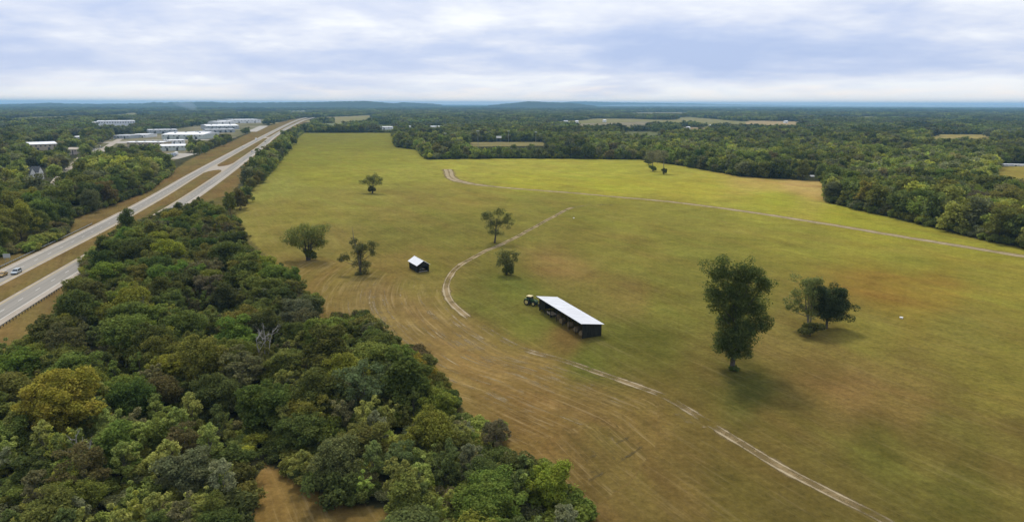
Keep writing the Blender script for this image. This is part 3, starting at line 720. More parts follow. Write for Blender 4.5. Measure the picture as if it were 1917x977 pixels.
MB().hexa([(.25, -.36, .85), (2.15, -.33, .80), (2.15, .33, .80), (.25, .36, .85), (.25, -.38, 1.72), (2.1, -.30, 1.52), (2.1, .30, 1.52), (.25, .38, 1.72)]).build('hood', GREENP, tr, bevel=.05)
MB().box(2.13, 2.19, -.26, .26, .9, 1.4).build('grille', STEEL, tr)
for y in (-.2, .2): MB().box(2.185, 2.22, y - .09, y + .09, 1.25, 1.38).build('headlight', pmat('lamp_glass', (.7, .7, .65), .2), tr)
MB().box(-1.35, 1.6, -.26, .26, .55, .9).build('chassis', STEEL, tr)
MB().box(-.15, .05, -.9, .9, .55, .75).build('axle', STEEL, tr)
cab = link('cab', None, tr)
MB().hexa([(-1.2, -.72, 1.2), (.35, -.72, 1.2), (.35, .72, 1.2), (-1.2, .72, 1.2), (-1.1, -.66, 2.55), (.2, -.66, 2.55), (.2, .66, 2.55), (-1.1, .66, 2.55)]).build('cab_glass', GLASS, cab)
for (x0, x1) in ((-1.22, -1.12), (.36, .21)):
    for s in (-1, 1): MB().tube([(x0, s * .74, 1.15), (x1, s * .68, 2.58)], .045, 6).build('cab_pillar', GREENP, cab)
MB().box(-1.28, .42, -.82, .82, 2.57, 2.78).build('cab_roof', CREAM, cab, bevel=.06)
for s in (-1, 1):
    MB().hexa([(-1.75, s * .70, 1.55), (-.2, s * .70, 1.55), (-.2, s * 1.24, 1.55), (-1.75, s * 1.24, 1.55), (-1.6, s * .70, 1.98), (-.35, s * .70, 1.98), (-.35, s * 1.24, 1.95), (-1.6, s * 1.24, 1.95)]).build('fender', GREENP, tr)
MB().tube([(.7, .3, 1.6), (.7, .3, 2.5)], .05, 8).build('exhaust', STEEL, tr)
ld = link('loader', None, tr)
for s in (-.62, .62):
    MB().tube([(.3, s, 1.15), (.35, s, 1.75), (1.2, s, 1.8), (2.5, s, 1.15), (3.0, s, .55)], .085, 6).build('loader_arm', GREENP, ld)
    MB().tube([(.55, s, .9), (1.6, s, 1.5)], .045, 6).build('hydraulic_ram', STEEL, ld)
mb = MB(); pr = [(3.0, .15), (3.75, .10), (3.75, .15), (3.1, .24), (3.02, .75), (3.35, .98), (3.33, 1.02), (2.94, .82)]
n = len(pr); mb.add([(x, -.95, z) for x, z in pr] + [(x, .95, z) for x, z in pr], [tuple(range(n)), tuple(range(n, 2 * n))[::-1]] + [(i, (i + 1) % n, n + (i + 1) % n, n + i) for i in range(n)])
mb.build('bucket', STEEL, ld)

# ------------------------------------------------------------------ vehicles on the highway
def car(label, w, u, heading, paint, style='suv', group='vehicles on the highway', detail_=True):
    L, Wd = {'suv': (4.8, 1.9), 'sedan': (4.7, 1.82), 'van': (7.4, 2.3)}[style]
    p = HW(u, w, .107); t = thing('car' if style != 'van' else 'box_truck', label, 'car' if style != 'van' else 'truck', p, HA + heading, group)
    hw = Wd / 2
    if style == 'van':
        MB().box(-hw, hw, -3.6, 1.6, .9, 3.5).build('cargo_box', paint, t, bevel=.04)
        MB().hexa([(-hw * .9, 1.75, .5), (hw * .9, 1.75, .5), (hw * .9, 3.7, .5), (-hw * .9, 3.7, .5), (-hw * .88, 1.75, 2.4), (hw * .88, 1.75, 2.4), (hw * .85, 2.7, 2.35), (-hw * .85, 2.7, 2.35)]).build('cab', paint, t)
        MB().box(-.5, .5, -3.5, 3.4, .45, .85).build('chassis', STEEL, t)
        wy = (-2.3, 2.7); r = .48
    else:
        roof = 1.72 if style == 'suv' else 1.42
        prof = [(-L/2, .45), (-L/2, .95), (-L/2 + .1, 1.05), (L/2 - 1.25, 1.05), (L/2 - .15, .86), (L/2, .7), (L/2, .32), (-L/2, .32)]
        MB().prism(prof, -hw, hw).build('body', paint, t, bevel=.05)
        y0, y1 = (-L/2 + .12, L/2 - 1.5) if style == 'suv' else (-L/2 + .65, L/2 - 1.6)
        MB().hexa([(-hw * .95, y0, 1.02), (hw * .95, y0, 1.02), (hw * .95, y1 + .45, 1.02), (-hw * .95, y1 + .45, 1.02),
                   (-hw * .78, y0 + .3, roof - .06), (hw * .78, y0 + .3, roof - .06), (hw * .78, y1 - .4, roof - .06), (-hw * .78, y1 - .4, roof - .06)]).build('window_band', GLASS, t)
        MB().hexa([(-hw * .80, y0 + .26, roof - .07), (hw * .80, y0 + .26, roof - .07), (hw * .80, y1 - .36, roof - .07), (-hw * .80, y1 - .36, roof - .07),
                   (-hw * .74, y0 + .4, roof), (hw * .74, y0 + .4, roof), (hw * .74, y1 - .5, roof), (-hw * .74, y1 - .5, roof)]).build('roof', paint, t)
        wy = (-L/2 + .9, L/2 - .9); r = .34
        for s in (-1, 1):
            MB().box(s * hw * .72 - .17, s * hw * .72 + .17, L/2 - .02, L/2 + .02, .62, .76).build('headlight', PAINT_W, t)
            MB().tube([(s * hw * .88, y1 + .4, 1.03), (s * hw * .76, y1 - .38, roof - .05)], .04, 5).build('windscreen_pillar', paint, t)
        MB().box(-hw * .98, hw * .98, L/2 - .1, L/2 + .05, .30, .52).build('bumper', STEEL, t)
    for x in (-hw + .08, hw - .08):
        for y in wy:
            q = link('wheel', None, t, (x, y, r)); MB().cyl((0, 0, 0), (1, 0, 0), r, .24, 16).build('tyre', RUBBER, q)
            MB().cyl((.09 if x > 0 else -.09, 0, 0), (1, 0, 0), r * .58, .1, 12).build('rim', GALV, q)
    return t
SILVER = pmat('silver_paint', (.50, .55, .58), .3, .2, var=.05); GOLD = pmat('tan_paint', (.36, .23, .06), .35, .1, var=.05)
WHITEP = pmat('white_paint', (.78, .78, .76), .35, var=.05); DARKP = pmat('dark_paint', (.05, .055, .07), .3, var=.05)
car('silver sport utility car on the far highway lanes, behind the tan sedan', 273.5, -113.9, math.pi, SILVER)
car('tan gold sedan on the far highway lanes, ahead of the silver car', 270.0, -116.9, math.pi, GOLD, 'sedan')
car('white box truck on the far highway lanes beyond the median crossover', 1200, uc(FAR_C, 1200) - 1.5, math.pi, WHITEP, 'van')
car('pale car on the far highway lanes in front of the white truck', 1014, uc(FAR_C, 1014) - 1.8, math.pi, WHITEP, 'sedan')
car('white car driving away on the near lanes past the crossover', 911, uc(NEAR_C, 911) - 1.7, 0, WHITEP, 'suv')
car('dark car driving away on the near lanes ahead of the white car', 1147, uc(NEAR_C, 1147) - 1.7, 0, DARKP, 'sedan')
car('tiny dark car on the near lanes close to the far bend', 2150, uc(NEAR_C, 2150) - 1.7, 0, DARKP, 'suv')
# road sign seen from behind
sp = HW(uc(FAR_C, 296) - 9.6, 296); sg = thing('road_sign', 'grey back of a road sign beyond the far guard rail', 'sign', sp, HA)
MB().box(-1.25, 1.25, .0, .06, 1.5, 3.1).build('sign_panel', pmat('bare_aluminium', (.40, .42, .41), .5, var=.1), sg)
for x in (-.8, .8): MB().box(x - .05, x + .05, .07, .15, 0, 3.0).build('post', GALV, sg)

# ------------------------------------------------------------------ trees: leaf clouds on lobes, tapered trunks with limbs
def leaf_cloud(rng, blobs, n, size, shell=.17, upb=.75):
    blobs = np.asarray(blobs, float); wgt = (blobs[:, 3] * blobs[:, 4] + blobs[:, 4] * blobs[:, 5] + blobs[:, 3] * blobs[:, 5]); wgt /= wgt.sum()
    b = blobs[rng.choice(len(blobs), n, p=wgt)]
    d = rng.normal(size=(n, 3)); d /= np.linalg.norm(d, axis=1)[:, None]
    fl = (d[:, 2] < 0) & (rng.random(n) < .30); d[fl, 2] *= -1
    rf_ = 1.10 - np.abs(rng.normal(0, shell * 1.35, n)); lo = rng.random(n) < .22; rf_[lo] = rng.uniform(.9, 1.45, lo.sum()); p = b[:, :3] + d * b[:, 3:] * rf_[:, None]
    nr_ = d * .5 + np.array([0, 0, upb]) + rng.normal(0, .55, (n, 3)); nr_ /= np.linalg.norm(nr_, axis=1)[:, None]
    t1 = np.cross(nr_, rng.normal(size=(n, 3))); t1 /= np.linalg.norm(t1, axis=1)[:, None]; t2 = np.cross(nr_, t1)
    s = (size * rng.uniform(.55, 1.35, n))[:, None]
    V = np.stack([p + t1 * s * .55, p + t2 * s * .36 + t1 * s * .08, p - t1 * s * .5, p - t2 * s * .36 + t1 * s * .04], 1).reshape(-1, 3)
    V[:, 2] = np.maximum(V[:, 2], .03)
    return V, np.arange(n * 4).reshape(n, 4)
def sub_blobs(rng, c, r, m, fr_=(.26, .42), flat=.85, low=-.75):
    """lobes on the surface of an ellipsoid"""
    c = np.array(c, float); r = np.array(r, float); d = rng.normal(size=(m, 3)); d /= np.linalg.norm(d, axis=1)[:, None]
    d[:, 2] = np.where((d[:, 2] < low), -d[:, 2] * .6, d[:, 2]); d /= np.linalg.norm(d, axis=1)[:, None]
    ph = rng.uniform(0, 6.28, 3); az = np.arctan2(d[:, 1], d[:, 0]); lump = (1 + .22 * np.sin(2 * az + ph[0]) * np.cos(2 * d[:, 2] + ph[1]) + .15 * np.sin(3 * az + ph[2] + 2 * d[:, 2]))[:, None]
    p = c + d * r * lump * rng.uniform(.42, 1.06, (m, 1)); q = (fr_[0] + (fr_[1] - fr_[0]) * rng.random((m, 1)) ** 1.5) * np.mean(r)
    return np.hstack([p, q * rng.uniform(.9, 1.15, (m, 1)), q * rng.uniform(.9, 1.15, (m, 1)), q * flat])
def quads_tube(pts, rad, n=6):
    mb = MB(); mb.tube(pts, rad, n, False); return np.array(mb.v), np.array(mb.f)
def merge(parts):
    Vs = []; Fs = []; o = 0
    for V, F in parts: Vs.append(V); Fs.append(F + o); o += len(V)
    return np.concatenate(Vs), np.concatenate(Fs)
def skeleton(rng, h, r0, targets, lean=.03, top=.72, n=6, thin=.32):
    lx, ly = rng.normal(0, lean * h, 2); zs = np.linspace(0, top * h, 6)
    path_ = [np.array([lx * (z / h) ** 1.4 + rng.normal(0, .012 * h) * (z > 0), ly * (z / h) ** 1.4 + rng.normal(0, .012 * h) * (z > 0), z]) for z in zs]
    rad_ = [r0 * (1.35 if k == 0 else 1) * (1 - .78 * z / (top * h)) for k, z in enumerate(zs)]
    parts = [quads_tube(path_, rad_, n)]
    for t in targets:
        t = np.array(t[:3]); zt = np.clip(t[2] * rng.uniform(.45, .72), .12 * h, top * h * .95); k = np.searchsorted(zs, zt) - 1; f = (zt - zs[k]) / (zs[k + 1] - zs[k])
        a = path_[k] * (1 - f) + path_[k + 1] * f; mid = a * .5 + t * .5 + np.array([0, 0, -.04 * h]) + rng.normal(0, .02 * h, 3)
        rr = max(r0 * thin * (1 - .5 * zt / h), .035); parts.append(quads_tube([a, mid, t], [rr, rr * .65, rr * .25], 5))
    return merge(parts)
class Kind: pass
def tree_kind(seed, h, cr, cb, m, nleaf, leaf, r0=.2, frb=(.26, .42), flat=.85, bark=None, core=True, limbs=9, squash=(1, 1)):
    rng = np.random.default_rng(seed); c = (0, 0, (cb + h) / 2); r = (cr * squash[0], cr * squash[1], (h - cb) / 2)
    bl = sub_blobs(rng, c, r, m, frb, flat)
    if core: bl = np.vstack([bl, [[0, 0, c[2] + .1 * h, r[0] * .55, r[1] * .55, r[2] * .6]]])
    k = Kind(); k.h = h; k.cr = cr
    V, F = leaf_cloud(rng, bl, nleaf, leaf); k.crown = np_mesh('crown', V, F, [LEAF])
    k.cV, k.cF = V, F
    TV, TF = skeleton(rng, h, r0, bl[rng.choice(m, min(limbs, m), replace=False)]); k.trunk = np_mesh('trunk', TV, TF, [bark or BARK], smoothf=True); k.tV, k.tF = TV, TF
    return k
NEAR = [tree_kind(10 + i, *a, frb=(.11, .34)) for i, a in enumerate([
    (10, 3.9, .9, 70, 15000, .36), (11, 3.7, 1.2, 66, 15000, .36), (9, 4.3, .8, 76, 16000, .36), (12, 3.3, 1.4, 70, 15000, .35), (8, 4.0, .5, 66, 14000, .34),
    (10, 3.5, 1.0, 60, 14000, .36), (13, 3.9, 1.6, 80, 16000, .38), (9, 3.1, .7, 54, 12000, .34)])]
SPARSE = [tree_kind(40 + i, *a, core=False, limbs=22, bark=BARK_GREY) for i, a in enumerate([(10, 3.8, 1.0, 60, 6500, .32, .17, (.10, .22)), (8, 3.6, .8, 54, 6000, .32, .15, (.10, .22)), (11, 3.2, 1.4, 54, 6000, .32, .17, (.10, .22))])]
BUSH = [tree_kind(60 + i, *a, limbs=6) for i, a in enumerate([(3.2, 2.2, .2, 16, 3600, .36, .08), (2.6, 2.6, .1, 18, 3800, .36, .08), (4.2, 2.3, .4, 18, 4000, .38, .09)])]
BIG = [tree_kind(90, 12.5, 6.0, 1.4, 110, 30000, .38, .3, (.09, .24)), tree_kind(91, 13, 5.4, 1.5, 100, 26000, .38, .3, (.09, .24)), tree_kind(92, 8, 5.4, .5, 90, 24000, .34, .25, (.10, .26))]
CONIC = [tree_kind(70, 13, 2.5, 1.6, 26, 8000, .46, .2, (.3, .5))]
TINTS = {'mid-green': (.166, .192, .043), 'dark green': (.104, .126, .034), 'olive green': (.196, .200, .046), 'bright green': (.172, .215, .042), 'yellow-green': (.250, .255, .042),
         'dull brown-green': (.150, .140, .054), 'grey-green': (.155, .162, .072), 'rusty brown': (.168, .142, .056), 'yellow': (.30, .28, .048)}
rnd = random.Random(11)
def jitter(c, a=.14): return tuple(max(.01, v * (1 + rnd.uniform(-a, a))) for v in c)
TREES = []
def plant(name, kind, loc, h, tint, wide=1.0, label=None, cat='tree', group=None, rot=None):
    s = h / kind.h; t = thing(name, label, cat, loc, rnd.uniform(0, 6.28) if rot is None else rot, group); t.scale = (s * wide, s * wide, s)
    link('trunk', kind.trunk, t); c = link('crown', kind.crown, t); c.color = (*jitter(TINTS[tint]), 1)
    return t
def canopy_pt(px, py, z): g = G(px, py, z); return (g[0], g[1], 0.0)

# --- single trees of the meadow, lobes traced in the photograph
def field_tree(name, label, base, lobes, tint, leaf, dens, r0, trunk_top, cat='tree', stems=None, sub=(7, 11), seed=0, bark=None, frb=(.34, .52), shell=.2, grow=1.0):
    rng = np.random.default_rng(seed); g = G(*base); t = thing(name, label, cat, g)
    def at_(px, py):
        d = ray(px, py); k = g[1] / d[1]; return np.array([d[0] * k - g[0], 0.0, H + d[2] * k]), k
    bl = []; cen_ = []
    for (px, py, rx, ry) in lobes:
        p, k = at_(px, py); rx_, rz_ = rx * grow * k / FPX, ry * grow * k / FPX
        p[1] = rng.uniform(-.5, .5) * rx_; cen_.append(p); rad_ = np.array([rx_, rx_ * .95, rz_])
        bl.append(sub_blobs(rng, p, rad_, int(rng.integers(*sub)), frb)); bl.append([[*p, *(rad_ * .55)]])
    bl = np.vstack(bl); area = (bl[:, 3] * bl[:, 5]).sum() * 12.5
    V, F = leaf_cloud(rng, bl, int(area * dens / leaf ** 2), leaf, shell); c = link('crown', np_mesh('crown', V, F, [LEAF]), t); c.color = (*TINTS.get(tint, tint), 1)
    topz = at_(*trunk_top)[0]; parts = []
    for sx in (stems or [0.0]):
        T = topz * .97 + np.array([sx, 0, 0]); b = np.array([sx * .25, 0, 0])
        path_ = [b, b * .7 + T * .3 + rng.normal(0, .12, 3) * [1, 1, 0], b * .35 + T * .65 + rng.normal(0, .15, 3) * [1, 1, 0], T]
        parts.append(quads_tube(path_, [r0 * 1.5, r0, r0 * .75, r0 * .3], 8))
        for q in cen_:
            if q[2] > T[2] * .35 and (len(stems or [0]) == 1 or (q[0] - T[0]) * (sx if sx else 1) > -2):
                f = np.clip(q[2] / T[2] * .62, .15, .9); a = b * (1 - f) + T * f
                parts.append(quads_tube([a, a * .5 + q * .5 + (0, 0, -.3), q], [r0 * .4, r0 * .28, r0 * .1], 5))
    for q in bl[rng.choice(len(bl), min(26, len(bl)), replace=False)]:
        dq = [np.linalg.norm(q[:3] - c_) for c_ in cen_]; c_ = cen_[int(np.argmin(dq))]
        parts.append(quads_tube([c_, q[:3] * .5 + c_ * .5, q[:3]], [r0 * .14, r0 * .1, r0 * .05], 4))
    Vt, Ft = merge(parts); link('trunk', np_mesh('trunk', Vt, Ft, [bark or BARK], smoothf=True), t)
    return t
def base_bush(label, px, py, rpx, hpx, tint, seed):
    g = G(px, py); k = np.hypot(g[0], g[1]) / FPX; kd = BUSH[seed % 3]; h = hpx * k * 1.05
    t = plant('bush', kd, (g[0] + .3, g[1] - .5, 0), h, tint, wide=(rpx * k / kd.cr) / (h / kd.h), label=label, cat='bush')
    return t
DK = (.098, .125, .034)
field_tree('field_tree', 'tallest tree in the meadow, dark green with a split crown and low skirt', (1370, 691),
           [(1346, 517, 27, 26), (1377, 522, 22, 26), (1407, 512, 26, 24), (1425, 535, 20, 26), (1335, 551, 22, 20), (1342, 575, 17, 13), (1365, 556, 24, 22), (1396, 556, 28, 24), (1385, 588, 24, 15), (1418, 584, 27, 20),
            (1432, 606, 14, 16), (1398, 609, 26, 16), (1366, 606, 18, 14), (1357, 628, 22, 18), (1385, 634, 26, 18), (1361, 652, 22, 16), (1391, 657, 20, 14), (1376, 664, 18, 9), (1374, 590, 20, 15), (1388, 618, 24, 15), (1366, 640, 20, 14)],
           DK, .36, 1.2, .42, (1385, 530), seed=1, sub=(12, 16), shell=.26, frb=(.34, .62))
base_bush('dark weeds round the foot of the tallest meadow tree', 1369, 692, 10, 8, 'dark green', 1)
field_tree('field_tree', 'airy pale green tree with several thin stems beside the dark round tree', (1514, 614),
           [(1508, 532, 20, 14), (1527, 530, 14, 13), (1490, 560, 15, 13), (1512, 556, 22, 18), (1486, 580, 13, 9), (1527, 552, 14, 16), (1508, 580, 18, 12), (1530, 575, 12, 14)],
           (.17, .195, .060), .36, 1.15, .16, (1514, 545), stems=[-.9, .1, 1.0], seed=2, frb=(.30, .5), bark=BARK_GREY, grow=1.2)
base_bush('dark low bush at the foot of the airy pale tree', 1513, 628, 20, 24, 'dark green', 0)
field_tree('field_tree', 'dark dense round-crowned tree beside the airy pale tree', (1547, 614),
           [(1540, 548, 18, 18), (1562, 550, 18, 18), (1553, 570, 24, 22), (1575, 576, 15, 20), (1538, 580, 16, 18), (1560, 592, 20, 13), (1568, 562, 16, 16), (1552, 585, 20, 14), (1573, 560, 13, 14), (1530, 565, 12, 14)],
           (.062, .082, .03), .34, 1.7, .28, (1553, 565), seed=3, grow=1.18)
field_tree('field_tree', 'lone olive tree in the middle distance above the small gabled shed', (697, 362),
           [(683, 342, 11, 7), (702, 331, 9, 7), (697, 339, 14, 9), (711, 341, 8, 8), (690, 335, 9, 6)], (.17, .18, .05), .5, .9, .4, (699, 338), seed=4)
base_bush('dark bush at the foot of the lone middle-distance tree', 696, 362, 8, 12, 'dark green', 2)
field_tree('field_tree', 'broad umbrella-shaped green tree by the edge of the roadside wood', (577, 487),
           [(552, 441, 23, 15), (575, 430, 22, 14), (595, 440, 20, 15), (543, 452, 16, 11), (570, 450, 24, 14), (600, 453, 14, 10), (583, 462, 18, 8), (560, 460, 14, 8)],
           (.175, .195, .05), .42, 1.0, .34, (575, 442), stems=[-1.4, .6, 2.0], seed=5, grow=1.12)
base_bush('dark undergrowth at the foot of the umbrella-shaped tree', 580, 487, 12, 18, 'dark green', 0)
field_tree('field_tree', 'ivy-covered snag with a bare pole top and drooping side branch', (675, 513),
           [(661, 456, 6, 9), (678, 462, 12, 9), (694, 462, 9, 8), (697, 474, 6, 8), (673, 478, 9, 12), (677, 494, 11, 11), (676, 505, 10, 7), (648, 483, 9, 5), (640, 487, 6, 5)],
           (.125, .130, .044), .34, 1.4, .3, (674, 470), seed=6, grow=1.25)
sn = G(668, 513); MB().tube([(0, 0, 0), (-.6, 0, 8), (-1.9, 0, 13.5), (-2.1, 0, 17.2)], [.3, .22, .12, .04], 7).build('bare_pole', BARK_GREY, bpy.data.objects['field_tree.005'], True)
field_tree('field_tree', 'sparse tree with open branches standing left of the curving farm track', (926, 455),
           [(914, 406, 11, 8), (935, 402, 10, 9), (947, 412, 9, 8), (922, 420, 13, 9), (938, 421, 13, 9), (927, 436, 11, 8), (952, 405, 6, 6), (908, 403, 6, 4)],
           (.125, .14, .046), .36, 1.1, .3, (930, 408), seed=7, frb=(.26, .46), grow=1.3)
field_tree('field_tree', 'small rounded tree right of the bend in the farm track', (949, 514),
           [(940, 478, 13, 10), (956, 476, 12, 9), (948, 488, 18, 11), (935, 490, 9, 8), (962, 488, 8, 9), (950, 498, 11, 7)], (.15, .16, .052), .40, .9, .24, (948, 480), seed=8, grow=1.1)
base_bush('dark scrub at the foot of the rounded tree by the track', 951, 514, 11, 16, 'dark green', 1)
field_tree('field_tree', 'thin wispy tree near the far wood, left one of two', (1222, 320), [(1218, 291, 8, 7), (1226, 288, 7, 6), (1222, 297, 9, 6)], (.21, .20, .10), .5, .9, .34, (1222, 290), seed=9, grow=1.3, bark=BARK_GREY)
field_tree('field_tree', 'thin wispy tree near the far wood, right one of two', (1243, 325), [(1240, 290, 10, 7), (1247, 292, 7, 6), (1238, 296, 9, 5)], (.21, .20, .10), .5, .9, .34, (1242, 290), seed=10, grow=1.3, bark=BARK_GREY)
base_bush('small bush at the foot of the left wispy tree', 1222, 321, 7, 9, 'mid-green', 0)
base_bush('small bush at the foot of the right wispy tree', 1243, 326, 5, 9, 'dark green', 1)
base_bush('low dark bush left of the two wispy trees', 1213, 309, 7, 8, 'dark green', 2)

# --- the wood beside the highway, nearest the camera
NW = [(0, 668), (50, 640), (100, 600), (140, 556), (160, 490), (185, 462), (225, 424), (300, 390), (400, 378), (428, 400), (470, 452), (500, 490), (560, 520), (592, 560), (600, 600),
      (640, 590), (690, 590), (712, 625), (790, 655), (822, 700), (850, 740), (885, 785), (945, 800), (990, 862), (1060, 892), (1085, 950), (1090, 1040), (760, 1040), (742, 975), (715, 935),
      (640, 925), (560, 900), (530, 872), (478, 858), (455, 920), (425, 1040), (-60, 1040), (-60, 690)]
SPECIAL = [('yellow', BIG[0], 110, 700, 12.5, 1.1, 'yellowing', 'large yellow-leaved tree standing out of the roadside wood'),
           ('olive green', BIG[1], 375, 630, 13.0, 1.0, '', 'broad light olive tree, highest crown in the middle of the roadside wood'),
           ('rusty brown', SPARSE[0], 150, 835, 9.5, 1.15, '', 'thin rust-brown tree with pale limbs in front of the yellow tree'),
           ('mid-green', BIG[2], 905, 912, 7.5, 1.05, '', 'large round mid-green tree at the bottom edge of the photo'),
           ('yellow-green', NEAR[7], 785, 675, 7.5, 1.0, '', 'yellow-green tree at the stubble edge, brightest crown there'),
           ('yellow-green', NEAR[5], 1028, 872, 8.0, 1.05, '', 'yellow-green tree at the tip of the wood beside the stubble'),
           ('dark green', CONIC[0], 236, 398, 13.5, 1.0, '', 'tall narrow dark tree against the highway, tip over the far lanes'),
           ('bright green', CONIC[0], 232, 432, 11.0, 1.15, '', 'bright green narrow tree just below the tall dark highway tree'),
           ('dark green', NEAR[3], 190, 437, 12.5, .8, '', 'dark slim tree standing before the near highway lanes'),
           ('bright green', NEAR[1], 545, 500, 9.0, .95, '', 'round bright green tree at the wood edge below the umbrella-shaped tree'),
           ('grey-green', SPARSE[1], 930, 785, 6.5, .9, '', 'grey half-bare tree at the stubble edge above the wood tip'),
           ('mid-green', NEAR[5], 400, 928, 6.0, .8, '', 'small bright tree at the bottom edge left of the brown clearing')]
placed = []
for tint, kd, px, py, h, wide, _, lab in SPECIAL:
    p = canopy_pt(px, py, h); placed.append((p[0], p[1], kd.cr * h / kd.h * wide)); t = plant('broadleaf_tree', kd, p, h, tint, wide, lab)
# bare white snag
def bare_tree(label, px, py, h, seed, mat, branches=9, name='bare_tree'):
    rng = np.random.default_rng(seed); p = canopy_pt(px, py, h); t = thing(name, label, 'tree', p); placed.append((p[0], p[1], 1.6)); parts = []; tips = []
    for s in range(3):
        a = rng.uniform(0, 6.28); top = np.array([math.cos(a) * .22 * h, math.sin(a) * .22 * h, h * rng.uniform(.85, 1)])
        pts = [np.array([.1 * math.cos(a), .1 * math.sin(a), 0]), top * .4 + rng.normal(0, .15, 3), top * .72 + rng.normal(0, .25, 3), top]; parts.append(quads_tube(pts, [.2, .15, .1, .03], 6)); tips.append(pts)
    me = np_mesh('trunk', *merge(parts), [mat], smoothf=True); link('trunk', me, t)
    for k in range(branches):
        pts = tips[k % 3]; f = rng.uniform(.35, .95); a = pts[1] * (1 - f) + pts[3] * f; d = rng.normal(size=3); d[2] = abs(d[2]) * .8 + .2; d /= np.linalg.norm(d)
        e_ = a + d * h * rng.uniform(.14, .28); q = [quads_tube([a, (a + e_) / 2 + rng.normal(0, .12, 3), e_], [.065, .045, .015], 5)]
        for _ in range(4):
            d2 = d + rng.normal(0, .6, 3); q.append(quads_tube([a * .4 + e_ * .6, a * .4 + e_ * .6 + d2 * h * .08], [.03, .008], 4))
        link('branch', np_mesh('branch', *merge(q), [mat]), t)
    return t
bare_tree('bare white-barked dead tree in the middle of the roadside wood', 488, 606, 12.0, 3, BARK_PALE, 16)
bare_tree('pale leafless limbs rising through the brown thicket near the highway guard rail', 252, 560, 9.5, 5, BARK_GREY, 8)
bare_tree('pale bare tree among the rusty foliage in front of the yellow tree', 140, 822, 9.0, 8, BARK_PALE, 8)
bare_tree('small bare tree with dark twigs beside the meadow at the top of the wood', 424, 395, 9.0, 9, BARK, 12)
LANDMARKS = [((488, 650), 'the bare white tree'), ((110, 750), 'the yellow-leaved tree'), ((470, 900), 'the brown clearing'), ((130, 560), 'the guard rail'), ((700, 620), 'the stubble corner'),
             ((372, 670), 'the broad olive tree'), ((905, 950), 'the bottom-edge tree'), ((785, 700), 'the brightest crown'), ((236, 430), 'the narrow highway tree'), ((550, 530), 'the umbrella-shaped tree'),
             ((1028, 900), 'the wood tip')]
rng = np.random.default_rng(77)
cand = []
tries = 0
while tries < 60000 and len(cand) < 172:
    tries += 1
    x = rng.uniform(-190, 25); y = rng.uniform(70, 400); h = rng.uniform(6.5, 12.0) if y > 115 else rng.uniform(5.5, 9)
    if y > 260: h = rng.uniform(6.5, 10)
    qx, qy = PX(x, y, h * .62)
    if not (-45 < qx < 1120 and 380 < qy < 1035): continue
    if not pip(NW, np.array([qx]), np.array([qy]))[0]: continue
    if UW(x, y)[0] < -87 + .25 * h: continue
    edge = not pip(NW, np.array([qx + 48 * 130 / y]), np.array([qy]))[0]
    if edge: h *= .72
    r = .42 * h + .5
    bx, by = PX(x, y, 0)
    if pip(CLEARING, np.array([bx]), np.array([by]))[0] : continue
    if any((x - a) ** 2 + (y - b) ** 2 < (.60 * (r + c)) ** 2 for a, b, c in placed): continue
    hid = False
    for f_ in (.5, .8, 1.0):
        tx, ty = PX(x, y, h * f_)
        hid |= (462 < tx < 516 and 618 < ty < 690 and y < 178) or (112 < tx < 190 and 838 < ty < 895 and y < 112)
    if hid: continue
    placed.append((x, y, r)); cand.append((x, y, h, r, float(qx), float(qy)))
info = []
names_w = ['mid-green', 'dark green', 'olive green', 'bright green', 'yellow-green', 'dull brown-green', 'grey-green', 'rusty brown']
for x, y, h, r, qx, qy in cand:
    z = vnoise(np.array([x / 22 + 40]), np.array([y / 22 + 9]))[0]
    wts = [30, 22, 18, 16, 6, 4, 7, 0] if qx < 600 else [26, 24, 16, 16, 5, 6, 8, 0]
    if z > .58: wts[3] += 14; wts[4] += 8
    if z < .38: wts[1] += 18; wts[5] += 14; wts[6] += 8
    tint = rnd.choices(names_w, wts)[0]
    if tint in ('dull brown-green', 'grey-green', 'rusty brown') and rnd.random() < .6: kd = rnd.choice(SPARSE); nm = 'thin tree'
    else: kd = rnd.choice(NEAR); nm = 'leafy tree'
    li = min(range(len(LANDMARKS)), key=lambda i: (LANDMARKS[i][0][0] - qx) ** 2 + (LANDMARKS[i][0][1] - qy) ** 2)
    info.append([x, y, h, r, tint, kd, nm, li, math.hypot(LANDMARKS[li][0][0] - qx, LANDMARKS[li][0][1] - qy)])
rank = {}
for it in sorted(info, key=lambda i: i[8]):
    k = (it[7], it[4], it[6]); rank[k] = rank.get(k, 0) + 1; n = rank[k]
    x, y, h, r, tint, kd, nm, li, _ = it
    o_ = '' if n == 1 else ordinal(n) + ' '
    plant('broadleaf_tree' if nm == 'leafy tree' else 'thin_tree', kd, (x, y, 0), h, tint, wide=r / (kd.cr * h / kd.h), label=f'{tint} {nm} of roadside wood, {o_}nearest to {LANDMARKS[li][1]}', group='trees of the roadside wood')
print('near wood', len(cand), tries)
